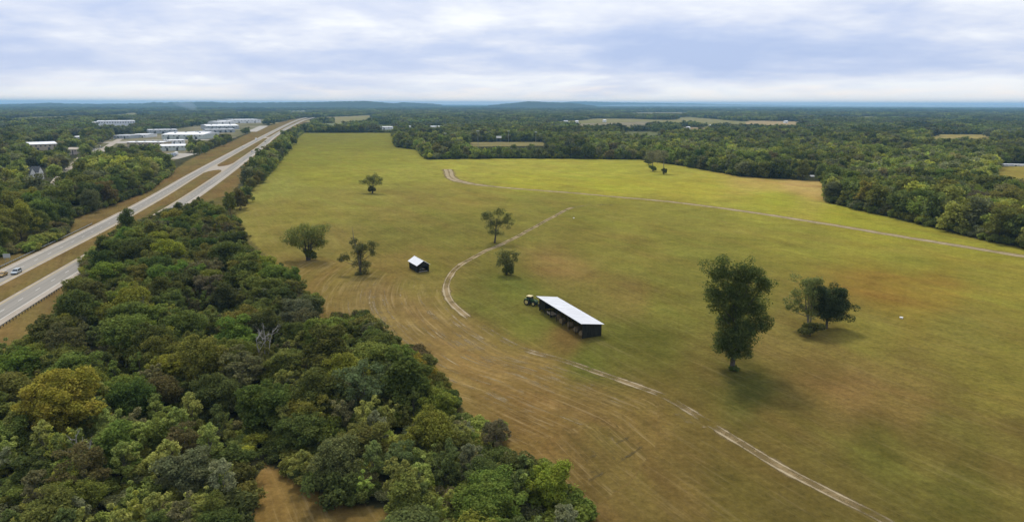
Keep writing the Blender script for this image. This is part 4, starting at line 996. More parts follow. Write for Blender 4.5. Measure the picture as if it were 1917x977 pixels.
# bushes filling the wood edge
bcount = 0; tries = 0; binfo = []
bpl = []
while tries < 20000 and bcount < 95:
    tries += 1
    x = rng.uniform(-180, 25); y = rng.uniform(72, 380); h = rng.uniform(2.2, 4.2)
    qx, qy = PX(x, y, h * .5)
    if not pip(NW, np.array([qx]), np.array([qy - 6]))[0]: continue
    s_ = 46 * 130 / y
    if pip(NW, np.array([qx + s_]), np.array([qy + s_ * .5]))[0] and rng.random() > .05: continue
    bx, by = PX(x, y, 0)
    if pip(CLEARING, np.array([bx]), np.array([by]))[0]: continue
    if any((x - a) ** 2 + (y - b) ** 2 < 3.2 ** 2 for a, b in bpl): continue
    bpl.append((x, y)); bcount += 1
    li = min(range(len(LANDMARKS)), key=lambda i: (LANDMARKS[i][0][0] - qx) ** 2 + (LANDMARKS[i][0][1] - qy) ** 2)
    binfo.append((x, y, h, li, math.hypot(LANDMARKS[li][0][0] - qx, LANDMARKS[li][0][1] - qy), rnd.choices(['mid-green', 'dark green', 'olive green', 'grey-green', 'bright green', 'dull brown-green'], [4, 4, 4, 2, 2, 2])[0]))
rank = {}
for x, y, h, li, _, tint in sorted(binfo, key=lambda i: i[4]):
    rank[(li, tint)] = rank.get((li, tint), 0) + 1; n = rank[(li, tint)]; o_ = '' if n == 1 else ordinal(n) + ' '
    kd = rnd.choice(BUSH)
    plant('bush', kd, (x, y, 0), h, tint, rnd.uniform(.95, 1.35), f'{tint} bush edging the roadside wood, {o_}nearest to {LANDMARKS[li][1]}', 'bush', 'bushes of the roadside wood')
print('bushes', bcount)

# --- other woods: the trees that show largest are single trees, the rest is woodland mass
LW = [(-30, 372), (40, 362), (98, 365), (122, 345), (150, 315), (180, 296), (240, 288), (296, 292), (308, 308), (304, 320), (262, 340), (195, 366), (120, 390), (108, 418), (58, 446), (0, 460), (-30, 468)]
LWB = [(-30, 300), (30, 292), (95, 288), (120, 292), (128, 305), (112, 326), (94, 334), (60, 318), (44, 330), (30, 350), (-30, 355)]
HR = [(420, 384), (436, 356), (472, 332), (490, 308), (514, 276), (540, 250), (562, 237), (574, 242), (552, 264), (536, 283), (518, 300), (498, 330), (472, 354), (448, 376)]
RW = [(1556, 352), (1562, 336), (1590, 328), (1650, 330), (1720, 332), (1800, 328), (1866, 335), (1940, 352), (1960, 446), (1917, 436), (1830, 420), (1740, 397), (1660, 377), (1600, 365), (1560, 356)]
BELT = [(742, 258), (770, 262), (800, 272), (960, 274), (1200, 278), (1300, 285), (1400, 295), (1550, 300), (1556, 318), (1520, 326), (1390, 320), (1290, 303), (1200, 291), (960, 289), (805, 290), (786, 274), (745, 270)]
TOWNHEDGE = [(352, 284), (378, 272), (410, 262), (440, 250), (442, 257), (412, 270), (380, 282), (356, 294)]
woods = [('LW', LW, 52, (11, 16), (.9, 1.0), 'wood beyond highway', [((310, 310), 'the warehouses'), ((75, 340), 'the white gabled house'), ((20, 480), 'the grey road sign'), ((120, 420), 'the brown verge notch'), ((200, 330), 'the town street')],
          [26, 30, 18, 8, 4, 10, 6, 1]),
         ('LWB', LWB, 12, (10, 14), (.9, 1.0), 'grove behind gabled house', [((70, 300), 'its middle'), ((120, 310), 'the town street')], [8, 60, 8, 2, 0, 4, 4, 0]),
         ('HR', HR, 26, (6.5, 11), (.8, 1.0), 'highway hedgerow', [((440, 365), 'the roadside wood'), ((490, 315), 'the median crossover'), ((560, 245), 'its far end'), ((523, 285), 'the pair of utility poles')], [30, 30, 25, 8, 3, 6, 4, 0]),
         ('RW', RW, 44, (12, 17), (1.0, 1.2), 'right-edge wood', [((1570, 350), 'the tan stubble'), ((1680, 370), 'its meadow edge'), ((1800, 340), 'the enclosed yellow field'), ((1880, 420), 'the straight track end')], [22, 6, 34, 16, 14, 5, 14, 0]),
         ('BELT', BELT, 40, (12, 17), (.9, 1.05), 'belt behind yellow meadow', [((790, 285), 'the straight track bend'), ((960, 285), 'the sports field lights'), ((1230, 300), 'the two wispy trees'), ((1500, 320), 'the small white stand')], [24, 34, 18, 4, 3, 10, 8, 1]),
         ('TH', TOWNHEDGE, 10, (8, 11), (.8, 1.0), 'copse beside warehouses', [((365, 288), 'the bare grey lot'), ((430, 256), 'the highway bend')], [20, 40, 20, 2, 0, 6, 4, 0])]
far_ind = []
def bx_(x0, y0, x1, y1): return [(x0, y0), (x1, y0), (x1, y1), (x0, y1)]
SIGHT = [bx_(56, 270, 109, 283), bx_(46, 314, 94, 343), bx_(124, 279, 151, 290), bx_(184, 228, 254, 236), bx_(169, 228, 180, 236), bx_(134, 255, 152, 261), bx_(76, 258, 84, 262),
         [(104, 340), (118, 326), (140, 304), (152, 300), (136, 318), (112, 340)], [(165, 290), (205, 262), (238, 254), (222, 266), (200, 280), (176, 290)],
         bx_(237, 264, 306, 275), bx_(300, 247, 402, 261), bx_(384, 233, 450, 249), bx_(406, 223, 490, 231), bx_(279, 244, 333, 251), bx_(299, 268, 350, 283), bx_(308, 284, 345, 298), bx_(212, 252, 276, 259),
         bx_(706, 234, 736, 243), bx_(744, 235, 752, 242), bx_(760, 235, 778, 242), bx_(788, 235, 798, 242), bx_(806, 235, 832, 242), bx_(468, 234, 500, 248), bx_(1866, 308, 1930, 336), bx_(1510, 326, 1530, 336)] + [bx_(x_, y_ - 3, x_ + 5, y_) for x_, y_ in [(930, 225), (1000, 227), (1078, 231), (1130, 229), (1240, 237), (1287, 244), (1560, 223), (1470, 231), (876, 226), (1056, 231), (1330, 239), (1628, 236), (1668, 235)]]
SIGHT += [p for p, _ in PATCHES[:-1]]
def blocks(X, Y, h):
    X = np.atleast_1d(X); Y = np.atleast_1d(Y); o = np.zeros(len(X), bool)
    for f in (0, .35, .7, 1.0):
        qx, qy = PX(X, Y, np.asarray(h) * f); wpx = 3.2 * FPX / np.maximum(np.hypot(X, Y), 50)
        for p in SIGHT: o |= pip(p, qx, qy) | pip(p, qx - wpx, qy) | pip(p, qx + wpx, qy)
    return o
for key, poly, cnt, hr, wr, where, lms, wts in woods:
    xs = [p[0] for p in poly]; ys = [p[1] for p in poly]; k = 0; tries = 0; items = []
    while k < cnt and tries < 9000:
        tries += 1
        h = rng.uniform(*hr); px = rng.uniform(min(xs), max(xs)); py = rng.uniform(min(ys), max(ys))
        if not pip(poly, np.array([px]), np.array([py]))[0]: continue
        if rng.random() < .35 and key in ('RW', 'BELT', 'LW'):      # favour the front edge
            py2 = py + 6
            if pip(poly, np.array([px]), np.array([py2]))[0]: continue
        x, y, _ = G(px, py, h * .6); r = h * .42
        if blocks(x, y, h)[0]: continue
        gx_, gy_ = PX(np.array([x]), np.array([y])); u0, w0 = UW(x, y)
        if (key != 'HR' and pip(FIELD, gx_, gy_)[0]) or (-134 < u0 < -84 and w0 < 3000): continue
        if key == 'LW' and pip(VERGE, gx_, gy_)[0]: continue
        if any((x - a) ** 2 + (y - b) ** 2 < (.62 * (r + c)) ** 2 for a, b, c in far_ind): continue
        far_ind.append((x, y, r)); k += 1
        tint = rnd.choices(names_w, wts)[0]; li = min(range(len(lms)), key=lambda i: (lms[i][0][0] - px) ** 2 + (lms[i][0][1] - py) ** 2)
        items.append((math.hypot(lms[li][0][0] - px, lms[li][0][1] - py), x, y, h, r, tint, li))
    rank = {}
    for d_, x, y, h, r, tint, li in sorted(items):
        q = (li, tint); rank[q] = rank.get(q, 0) + 1; n = rank[q]; o_ = '' if n == 1 else ordinal(n) + ' '
        kd = rnd.choice(NEAR)
        plant('broadleaf_tree', kd, (x, y, 0), h, tint, rnd.uniform(*wr) * r / (kd.cr * h / kd.h), f'{tint} tree in {where}, {o_}nearest to {lms[li][1]}', group='trees of the ' + where)
    print(key, k)

# scattered woodland mass
TEMPL = bpy.data.collections.new('tree_templates')
def template(name, V, F, fm, mats):
    o = bpy.data.objects.new(name, np_mesh(name, V, F, mats, fm)); TEMPL.objects.link(o); return o
def merged_template(name, kd_args, seed):
    k = tree_kind(seed, *kd_args); V, F = merge([(k.cV, k.cF), (k.tV, k.tF)])
    fm = np.r_[np.zeros(len(k.cF)), np.ones(len(k.tF))]; template(name, V, F, fm, [LEAF_FAR, BARK])
    bpy.data.meshes.remove(k.crown); bpy.data.meshes.remove(k.trunk)
for i, a in enumerate([(11, 5.0, 1.2, 22, 2200, 1.0, .2), (12, 4.6, 2.0, 20, 2000, 1.0, .2), (10, 5.4, 1.0, 24, 2300, 1.0, .2), (13, 4.4, 1.6, 20, 2000, 1.0, .2)]):
    merged_template('a_mid_%d' % i, a, 200 + i)
for i in range(3):      # clumps of several crowns for the far distance
    r_ = np.random.default_rng(300 + i); bl = []
    for k in range(9):
        cx_, cy_ = r_.uniform(-14, 14, 2); h_ = r_.uniform(9, 13); bl.append(sub_blobs(r_, (cx_, cy_, h_ * .55), (5, 5, h_ * .42), 6, (.4, .6)))
    V, F = leaf_cloud(r_, np.vstack(bl), 1500, 2.6); template('b_clump_%d' % i, V, F, np.zeros(len(F)), [LEAF_FAR])
for i, kd in enumerate(BUSH[:2]):
    V, F = merge([(kd.cV, kd.cF)]); template('c_bush_%d' % i, V, F, np.zeros(len(F)), [LEAF_FAR])
for i, a in enumerate([(6, 1.9, .3, 34, 4200, .26, .06, (.12, .26)), (5, 2.1, .2, 36, 4200, .26, .06, (.12, .26)), (7, 1.6, .8, 34, 4000, .26, .07, (.12, .26))]):
    k = tree_kind(400 + i, *a, core=False, limbs=16, bark=BARK_GREY); V, F = merge([(k.cV, k.cF), (k.tV, k.tF)]); template('d_sapling_%d' % i, V, F, np.r_[np.zeros(len(k.cF)), np.ones(len(k.tF))], [LEAF_FAR, BARK_GREY])
    bpy.data.meshes.remove(k.crown); bpy.data.meshes.remove(k.trunk)
ng = bpy.data.node_groups.new('scatter', 'GeometryNodeTree')
ng.interface.new_socket('Geometry', in_out='INPUT', socket_type='NodeSocketGeometry'); ng.interface.new_socket('Geometry', in_out='OUTPUT', socket_type='NodeSocketGeometry')
gn, gl = ng.nodes, ng.links
gi = gn.new('NodeGroupInput'); go = gn.new('NodeGroupOutput'); iop = gn.new('GeometryNodeInstanceOnPoints'); ci = gn.new('GeometryNodeCollectionInfo')
ci.inputs['Collection'].default_value = TEMPL; ci.inputs['Separate Children'].default_value = True; ci.inputs['Reset Children'].default_value = True
def named(n, t):
    q = gn.new('GeometryNodeInputNamedAttribute'); q.data_type = t; q.inputs[0].default_value = n; return q.outputs[0]
gl.new(gi.outputs[0], iop.inputs['Points']); gl.new(ci.outputs[0], iop.inputs['Instance']); iop.inputs['Pick Instance'].default_value = True
gl.new(named('which', 'INT'), iop.inputs['Instance Index']); gl.new(named('turn', 'FLOAT_VECTOR'), iop.inputs['Rotation']); gl.new(named('size', 'FLOAT_VECTOR'), iop.inputs['Scale'])
gl.new(iop.outputs[0], go.inputs[0])
PAL = np.array([TINTS[k] for k in names_w])
def scatter(name, label, pts, which, size, tint):
    n = len(pts); me = bpy.data.meshes.new(name); me.vertices.add(n); me.vertices.foreach_set('co', np.asarray(pts, np.float32).ravel())
    a = me.attributes.new('which', 'INT', 'POINT'); a.data.foreach_set('value', np.asarray(which, np.int32))
    tv = np.zeros((n, 3), np.float32); tv[:, 2] = rng.uniform(0, 6.28, n); a = me.attributes.new('turn', 'FLOAT_VECTOR', 'POINT'); a.data.foreach_set('vector', tv.ravel())
    a = me.attributes.new('size', 'FLOAT_VECTOR', 'POINT'); a.data.foreach_set('vector', np.asarray(size, np.float32).ravel())
    a = me.attributes.new('tint', 'FLOAT_COLOR', 'POINT'); a.data.foreach_set('color', np.hstack([tint, np.ones((n, 1))]).astype(np.float32).ravel())
    o = link(name, me); md = o.modifiers.new('scatter', 'NODES'); md.node_group = ng
    return tag(o, label, 'woodland', None, 'stuff')
OPEN = [FIELD, VERGE] + [p for p, _ in PATCHES[:-1]]

def open_at(X, Y, hz):
    """does the line of sight to this tree's middle fall on open ground?"""
    qx, qy = PX(X, Y, hz); bx, by = PX(X, Y, 0)
    o = np.zeros(len(X), bool)
    for p in OPEN: o |= pip(p, qx, qy) | pip(p, bx, by)
    return o, qx, qy
# HR/NW/CLEARING zone is kept free of mass; the strip near the camera too
def grid_pts(r0_, r1_, sp, amax=47):
    n = int(2 * r1_ / sp); xs = np.arange(-r1_ * .75, r1_ * .75, sp); ys = np.arange(0, r1_, sp); X, Y = np.meshgrid(xs, ys)
    X = X.ravel() + rng.uniform(-.42, .42, X.size) * sp; Y = Y.ravel() + rng.uniform(-.42, .42, Y.size) * sp
    d = np.hypot(X, Y); a = np.degrees(np.abs(np.arctan2(X, Y))); k = (d > r0_) & (d < r1_) & (a < amax); return X[k], Y[k]
def tints(X, Y, n):
    z = vnoise(X / 60 + 5, Y / 90 + 3); base = np.array([.26, .24, .22, .05, .04, .08, .12, .01])
    u = rng.random(n); c = np.cumsum(base / base.sum()); w_ = np.searchsorted(c, u).clip(0, 7)
    return PAL[w_] * rng.uniform(.7, 1.35, (n, 1)) * (.72 + 1.0 * z)[:, None]
X, Y = grid_pts(300, 1500, 8.8)
op, qx, qy = open_at(X, Y, 6.5); u_, w_ = UW(X, Y)
keep = ~op & ((Y > 420) | (X > 150) | (u_ < -130))
keep &= ~((u_ > -145) & (u_ < -80) & (w_ < 2900))
if far_ind:
    FI = np.array(far_ind); kk = np.ones(len(X), bool)
    for a, b, c in FI: kk &= (X - a) ** 2 + (Y - b) ** 2 > (c * .9) ** 2
    keep &= kk
townp = pip(TOWN, qx, qy); keep &= ~townp | (rng.random(len(X)) < .30); keep &= ~blocks(X, Y, 11.0)
# some mown lots and glades in the nearer woods
keep &= ~((vnoise(X / 70 + 11, Y / 110 + 2) > .80) & (np.hypot(X, Y) > 1050))
X, Y = X[keep], Y[keep]; n = len(X); hs = rng.uniform(.78, 1.22, n) * (1 + .3 * (vnoise(X / 45, Y / 45) - .5)); qx, qy = PX(X, Y); hs[(qx > 800) & (qx < 1050) & (qy > 278)] *= .74
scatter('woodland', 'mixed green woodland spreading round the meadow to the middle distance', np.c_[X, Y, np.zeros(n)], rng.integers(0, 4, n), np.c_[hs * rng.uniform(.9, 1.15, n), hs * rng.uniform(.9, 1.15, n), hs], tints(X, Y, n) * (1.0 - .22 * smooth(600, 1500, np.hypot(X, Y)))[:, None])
print('woodland', n)
X, Y = grid_pts(1500, 5200, 25.0, 44)
op, qx, qy = open_at(X, Y, 5); u_, w_ = UW(X, Y); keep = ~op & ~((u_ > -150) & (u_ < -60) & (w_ < 3050)) & (far_open(X, Y) < .5) & ~pip(TOWN, qx, qy) & ~blocks(X, Y, 11.0)
X, Y = X[keep], Y[keep]; n = len(X); hs = rng.uniform(.75, 1.2, n)
s1 = scatter('woodland', 'haze-blued woodland of the plain beyond the tree belt', np.c_[X, Y, np.zeros(n)], rng.integers(4, 7, n), np.c_[hs, hs, hs * rng.uniform(.8, 1.25, n)], tints(X, Y, n) * [.66, .70, .85])  # leaf tint shifted to blue: distance haze put into the colour
print('far', n)
X, Y = grid_pts(5200, 14000, 75.0, 43)
keep = far_open(X, Y) < .5
X, Y = X[keep], Y[keep]; n = len(X); hs = rng.uniform(2.2, 3.2, n)
scatter('woodland', 'hazy distant woodland below the hills', np.c_[X, Y, np.zeros(n)], rng.integers(4, 7, n), np.c_[hs, hs, hs * rng.uniform(.32, .5, n)], tints(X, Y, n) * [.42, .5, .8])  # stronger blue shift, more painted haze in the leaf tint
print('hazy', n)
# undergrowth beneath the near wood
X, Y = rng.uniform(-190, 25, 9000), rng.uniform(72, 400, 9000); qx, qy = PX(X, Y, 1.0); bx, by = PX(X, Y, 0)
keep = pip(NW, qx, qy) & pip(NW, qx + 14, qy) & ~pip(CLEARING, bx, by); X, Y = X[keep][:2600], Y[keep][:2600]; n = len(X); hs = rng.uniform(.45, .9, n)
und = scatter('undergrowth', 'tangled dark undergrowth beneath the roadside wood', np.c_[X, Y, np.zeros(n)], rng.integers(7, 9, n), np.c_[hs * 1.2, hs * 1.2, hs], tints(X, Y, n) * .9); und['category'] = 'undergrowth'

# wispy saplings filling between the crowns
X, Y = rng.uniform(-190, 25, 9000), rng.uniform(72, 400, 9000); qx, qy = PX(X, Y, 3.5); bx, by = PX(X, Y, 0)
keep = pip(NW, qx, qy) & pip(NW, qx + 22, qy + 6) & ~pip(CLEARING, bx, by) & (UW(X, Y)[0] > -86); X, Y = X[keep][:720], Y[keep][:720]; n = len(X); hs = rng.uniform(.7, 1.3, n)
und = scatter('undergrowth', 'wispy grey-green saplings pushing up between the crowns of the roadside wood', np.c_[X, Y, np.zeros(n)], rng.integers(9, 12, n), np.c_[hs, hs, hs], tints(X, Y, n) * [1.0, 1.0, 1.15]); und['category'] = 'undergrowth'
# scrub that closes the foot of the wood edges
EDGES = [([(1552, 345), (1552, 379), (1600, 392), (1650, 402), (1740, 423), (1830, 447), (1950, 471)], 1.35), ([(740, 256), (746, 276), (785, 281), (800, 298), (890, 297), (960, 296.5), (1200, 298.5), (1290, 312), (1380, 329), (1500, 337), (1552, 340)], 1.5),
         ([(322, 322), (270, 361), (200, 386), (124, 411), (118, 441), (60, 471), (0, 481), (-40, 486)], 1.25), ([(434, 384), (470, 351), (500, 326), (530, 291), (550, 263), (566, 249)], 1.1), ([(560, 248.5), (735, 248.5)], 1.6)]
PT = []; SZ = []
for poly, sc_ in EDGES:
    P = np.array([G(*p)[:2] for p in poly]); L = np.r_[0, np.cumsum(np.linalg.norm(np.diff(P, axis=0), axis=1))]
    for q in range(int(L[-1] / 1.9)):
        t_ = rng.uniform(0, L[-1]); p = np.array([np.interp(t_, L, P[:, 0]), np.interp(t_, L, P[:, 1])]); r_ = np.hypot(*p)
        p = p * (1 + abs(rng.normal(0, 3.5)) / r_ - .5 / r_); h_ = rng.uniform(.5, 1.25) * sc_; PT.append((p[0], p[1], 0)); SZ.append((h_ * 1.1, h_ * 1.1, h_))
PT = np.array(PT); sb_ = blocks(PT[:, 0], PT[:, 1], 3.0); PT = PT[~sb_]; SZ = np.array(SZ)[~sb_]
und = scatter('undergrowth', 'leafy scrub closing the foot of the wood edges round the meadow', PT, rng.integers(7, 9, len(PT)), SZ, tints(PT[:, 0], PT[:, 1], len(PT))); und['category'] = 'undergrowth'

# ------------------------------------------------------------------ town: warehouses, houses, street
WALLS = {'white': pmat('white_cladding', (.74, .74, .72), .6, var=.08, scale=.2), 'grey': pmat('grey_cladding', (.38, .41, .42), .6, var=.1, scale=.2), 'tan': pmat('tan_cladding', (.45, .37, .26), .7, var=.1, scale=.2),
         'pink': pmat('pale_brick', (.46, .38, .32), .8, var=.12, scale=.4), 'green': pmat('pale_green_cladding', (.50, .54, .49), .6, var=.08, scale=.2), 'blue': pmat('blue_grey_cladding', (.28, .34, .40), .6, var=.1, scale=.2)}
ROOFS = {'white': pmat('white_membrane_roof', (.78, .79, .80), .5, var=.06, scale=.1), 'grey': pmat('grey_metal_roof', (.40, .42, .43), .5, var=.1, scale=.15), 'dark': pmat('dark_shingle', (.10, .105, .11), .85, var=.2, scale=1), 'tan': pmat('tan_roof', (.42, .36, .28), .7, var=.1, scale=.2)}
TRIM = pmat('dark_opening', (.05, .055, .06), .4, var=.1)
def building(name, label, p0, p1, depth, h, wall, roof, rise=1.0, doors=2, wins=4, cat='building', dock=True, ridge='x'):
    """p0,p1: photo pixels of the foot of the front wall (left, right)."""
    a = G(*p0); b = G(*p1); d = b - a; L = float(np.hypot(d[0], d[1])); t = thing(name, label, cat, a, math.atan2(d[1], d[0]))
    MB().box(0, L, 0, depth, 0, h).build('wall', WALLS[wall], t)
    e = .5
    if ridge == 'x':
        MB().add([(-e, -e, h), (L + e, -e, h), (L + e, depth + e, h), (-e, depth + e, h), (-e, depth / 2, h + rise), (L + e, depth / 2, h + rise), (-e, -e, h + .25), (L + e, -e, h + .25), (L + e, depth + e, h + .25), (-e, depth + e, h + .25)],
                 [(0, 3, 2, 1), (0, 1, 7, 6), (2, 3, 9, 8), (6, 7, 5, 4), (8, 9, 4, 5), (0, 6, 4), (0, 4, 9, 3), (1, 2, 8, 5), (1, 5, 7)]).build('roof', ROOFS[roof], t)
    else:
        MB().add([(-e, -e, h), (L + e, -e, h), (L + e, depth + e, h), (-e, depth + e, h), (L / 2, -e, h + rise), (L / 2, depth + e, h + rise), (-e, -e, h + .25), (L + e, -e, h + .25), (L + e, depth + e, h + .25), (-e, depth + e, h + .25)],
                 [(0, 3, 2, 1), (0, 1, 7, 4, 6), (2, 3, 9, 5, 8), (1, 2, 8, 7), (3, 0, 6, 9), (6, 4, 5, 9), (4, 7, 8, 5)]).build('roof', ROOFS[roof], t)
    if L > 35 and depth > 20:
        for k in range(4):
            x = L * (.2 + .2 * k); y = depth * (.3 + .13 * (k % 3)); zt = h + rise * (1 - abs(y - depth / 2) / (depth / 2 + .5)) if ridge == 'x' else h + .3
            MB().box(x - 1.4, x + 1.4, y - 1.1, y + 1.1, zt - .3, zt + 1.3).build('roof_unit', GALV, t)
    for k in range(doors):
        x = L * (k + .7) / (doors + .5); w_ = min(4.0, L * .08); MB().box(x - w_ / 2, x + w_ / 2, -.08, .05, 0.05, min(h * .62, 4.2)).build('door', TRIM, t)
    for k in range(wins):
        x = L * (k + .35) / wins; w_ = min(2.2, L / wins * .4); MB().box(x - w_ / 2, x + w_ / 2, -.06, .05, h * .66, h * .84).build('window', GLASS, t)
    return t
HOUSES = ['tiny pale house on the plain left above the sports field', 'tiny pale house on the plain right above the sports field', 'tiny pale house below the white farmhouse on the plain', 'tiny pale house right of the white farmhouse on the plain', 'tiny pale house above the two wispy trees', 'tiny pale house at the left foot of the tan far field', 'tiny pale house high on the plain above the enclosed yellow field side', 'tiny pale house at the end of the long tan strip', 'tiny pale house on the plain above the bend of the straight track']
building('warehouse', 'long white warehouse with bright shallow roof, largest of the industrial park', (303, 261), (381, 261), 75, 7.5, 'green', 'white', 3.0, 4, 8)
building('warehouse', 'grey warehouse annex adjoining the far side of the largest warehouse', (379, 255), (402, 253), 40, 6.5, 'grey', 'grey', 1.0, 3, 3)
building('warehouse', 'wide warehouse with brilliant white roof near the highway bend', (388, 243), (448, 242), 90, 8, 'grey', 'white', 2.5, 4, 8)
building('warehouse', 'low grey warehouse in front of the brilliant white roof', (386, 249), (440, 248), 45, 6, 'grey', 'grey', 1.0, 5, 8)
building('warehouse', 'farthest pale warehouse where the highway meets the trees', (437, 231), (489, 230), 110, 9, 'white', 'grey', 2.0, 3, 8)
building('warehouse', 'low white shed left of the farthest pale warehouse', (408, 233), (440, 232), 60, 7, 'white', 'white', 1.5, 2, 5)
building('warehouse', 'grey low building behind the largest warehouse, dark trees in front', (279, 251), (333, 250), 60, 7, 'grey', 'grey', 1.0, 3, 6)
building('warehouse', 'pale green shed nearest the highway verge, tan left end', (300, 283), (347, 282), 38, 6.0, 'green', 'white', 1.6, 2, 6)
building('warehouse', 'tan office building with white upper band before the largest warehouse', (238, 275), (306, 275), 26, 6, 'tan', 'white', .8, 4, 10)
building('office', 'small pale office right of the tan building beside the two tanks', (318, 270), (347, 269), 22, 5, 'white', 'white', 1.0, 2, 4)
building('warehouse', 'long dark-eaved store behind the parking lots', (213, 260), (243, 260), 45, 5, 'grey', 'grey', .8, 2, 5)
building('warehouse', 'white flat-roofed unit right of the dark-eaved store', (248, 258), (275, 258), 40, 5, 'white', 'white', .8, 2, 4)
building('hall', 'white-roofed hall standing alone among trees at the left edge', (57, 284), (109, 282), 34, 8.5, 'tan', 'white', 2.4, 2, 6)
building('house', 'pale brick house beside the town street', (125, 290), (150, 290), 16, 6, 'pink', 'tan', 2.2, 1, 5)
building('school', 'long white two-storey block far behind the town trees', (185, 238), (254, 237), 60, 14, 'white', 'white', 1.0, 2, 14)
building('school', 'small white wing left of the long two-storey block', (170, 238), (179, 238), 40, 11, 'white', 'white', 1.0, 1, 3)
building('store', 'low pale-roofed store among the town trees', (134, 262), (151, 262), 40, 4.5, 'white', 'white', 1.0, 1, 3)
building('store', 'tiny white roof among trees above the lone hall', (77, 263), (83, 263), 20, 4.5, 'white', 'white', 1.0, 1, 1)
building('greenhouse', 'long brilliant white building behind the far end of the meadow', (752, 242), (832, 242), 30, 6, 'white', 'white', 1.0, 2, 8)
building('greenhouse', 'short brilliant white building left of the long white one', (706, 243), (734, 243), 30, 6, 'white', 'white', 1.0, 1, 3)
building('house', 'tiny white farmhouse far beyond the sports field', (1056, 231), (1063, 231), 14, 6, 'white', 'grey', 2.5, 1, 2)
building('house', 'tiny pale house at the tan field far to the right', (1330, 239), (1335, 239), 12, 5, 'white', 'white', 2.0, 1, 2)
building('house', 'tiny bluish roof on the plain above the sports field', (1026, 214), (1036, 214), 30, 8, 'white', 'white', 2.0, 1, 2)
building('barn', 'white farm roof far right among the woods', (1628, 236), (1636, 236), 16, 6, 'white', 'white', 2.0, 1, 2)
building('house', 'pale house on the plain in the right distance', (1668, 235), (1672, 235), 14, 6, 'white', 'white', 2.0, 1, 2)
for k_, (x_, y_) in enumerate([(930, 225), (1000, 227), (1078, 231), (1130, 229), (1240, 237), (1287, 244), (1560, 223), (1470, 231), (876, 226)]):
    building('house', ordinal(k_ + 1) + ' from the left of nine tiny pale houses dotting the plain beyond the belt' if False else HOUSES[k_], (x_, y_), (x_ + 5, y_), 14, 6, 'white', 'white', 2.0, 1, 2)
building('barn', 'long pale low shed row at the right edge behind trees', (1880, 311), (1926, 312), 6, 1.6, 'white', 'white', .4, 1, 4)
# blue-grey trailers at the end of the nearest shed
def trailer(label, p, rzv, c):
    t = thing('trailer', label, 'trailer', G(*p), rzv, 'trailers on the grey lot'); MB().box(-1.25, 1.25, 0, 12, 1.2, 4.0).build('box', c, t)
    MB().box(-.6, .6, .5, 11.5, .8, 1.18).build('chassis', STEEL, t)
    for x in (-1.0, 1.0):
        for y in (1.4, 2.6, 10): MB().cyl((x, y, .5), (1, 0, 0), .5, .3, 12).build('wheel', RUBBER, t)
BLU = pmat('blue_grey_paint', (.30, .36, .44), .5, var=.1)
for k, (x, y) in enumerate([(313, 296), (318, 295), (323, 294.5), (328, 292)]):
    trailer(['leftmost blue-grey trailer on the lot below the nearest shed', 'second blue-grey trailer from the left on the lot', 'third blue-grey trailer from the left on the lot', 'rightmost blue-grey trailer, parked before the copse'][k], (x, y), .25, BLU if k < 3 else WALLS['white'])
for k, x in enumerate((309, 313)):
    t = thing('tank', ['white upright tank beside the tan building, left of two', 'white upright tank beside the tan building, right of two'][k], 'tank', G(x, 271)); MB().tube([(0, 0, 0), (0, 0, 7), (0, 0, 8)], [1.6, 1.6, .3], 16).build('tank_shell', WALLS['white'], t, True)
    MB().box(-.25, .25, -1.75, -1.6, 0, 7).build('ladder', GALV, t)
# white gabled house
hp = G(52, 341); hb = G(90, 334); hh = thing('gabled_house', 'white two-storey house with two steep gables and dark roof below the dark grove', 'house', hp, math.atan2((hb - hp)[1], (hb - hp)[0]) + .0)
HWL = WALLS['white']; LH = float(np.hypot(*(hb - hp)[:2])) * .92
def gable_block(x0, x1, y0, y1, h, rise, front):
    if front:      # gable faces the camera (local -y)
        xm = (x0 + x1) / 2
        MB().add([(x0, y0, 0), (x1, y0, 0), (x1, y1, 0), (x0, y1, 0), (x0, y0, h), (x1, y0, h), (x1, y1, h), (x0, y1, h), (xm, y0, h + rise), (xm, y1, h + rise)],
                 [(0, 1, 5, 8, 4), (1, 2, 6, 5), (2, 3, 7, 9, 6), (3, 0, 4, 7), (0, 3, 2, 1)]).build('wall', HWL, hh)
        for s, xe in ((-1, x0), (1, x1)):
            MB().hexa([(xe + s * .35, y0 - .3, h - .2), (xm, y0 - .3, h + rise + .02), (xm, y1 + .3, h + rise + .02), (xe + s * .35, y1 + .3, h - .2), (xe + s * .35, y0 - .3, h), (xm, y0 - .3, h + rise + .22), (xm, y1 + .3, h + rise + .22), (xe + s * .35, y1 + .3, h)]).build('roof', ROOFS['dark'], hh)
    else:
        ym = (y0 + y1) / 2
        MB().add([(x0, y0, 0), (x1, y0, 0), (x1, y1, 0), (x0, y1, 0), (x0, y0, h), (x1, y0, h), (x1, y1, h), (x0, y1, h), (x0, ym, h + rise), (x1, ym, h + rise)],
                 [(0, 1, 5, 4), (1, 2, 6, 9, 5), (2, 3, 7, 6), (3, 0, 4, 8, 7), (0, 3, 2, 1)]).build('wall', HWL, hh)
        for s, ye in ((-1, y0), (1, y1)):
            MB().hexa([(x0 - .3, ye + s * .35, h - .2), (x1 + .3, ye + s * .35, h - .2), (x1 + .3, ym, h + rise + .02), (x0 - .3, ym, h + rise + .02), (x0 - .3, ye + s * .35, h), (x1 + .3, ye + s * .35, h), (x1 + .3, ym, h + rise + .22), (x0 - .3, ym, h + rise + .22)]).build('roof', ROOFS['dark'], hh)
gable_block(0, LH, 3, 11, 5.6, 3.6, False)
gable_block(LH * .18, LH * .46, 0, 7, 5.8, 4.2, True)
gable_block(LH * .66, LH * .92, .6, 7, 5.8, 4.4, True)
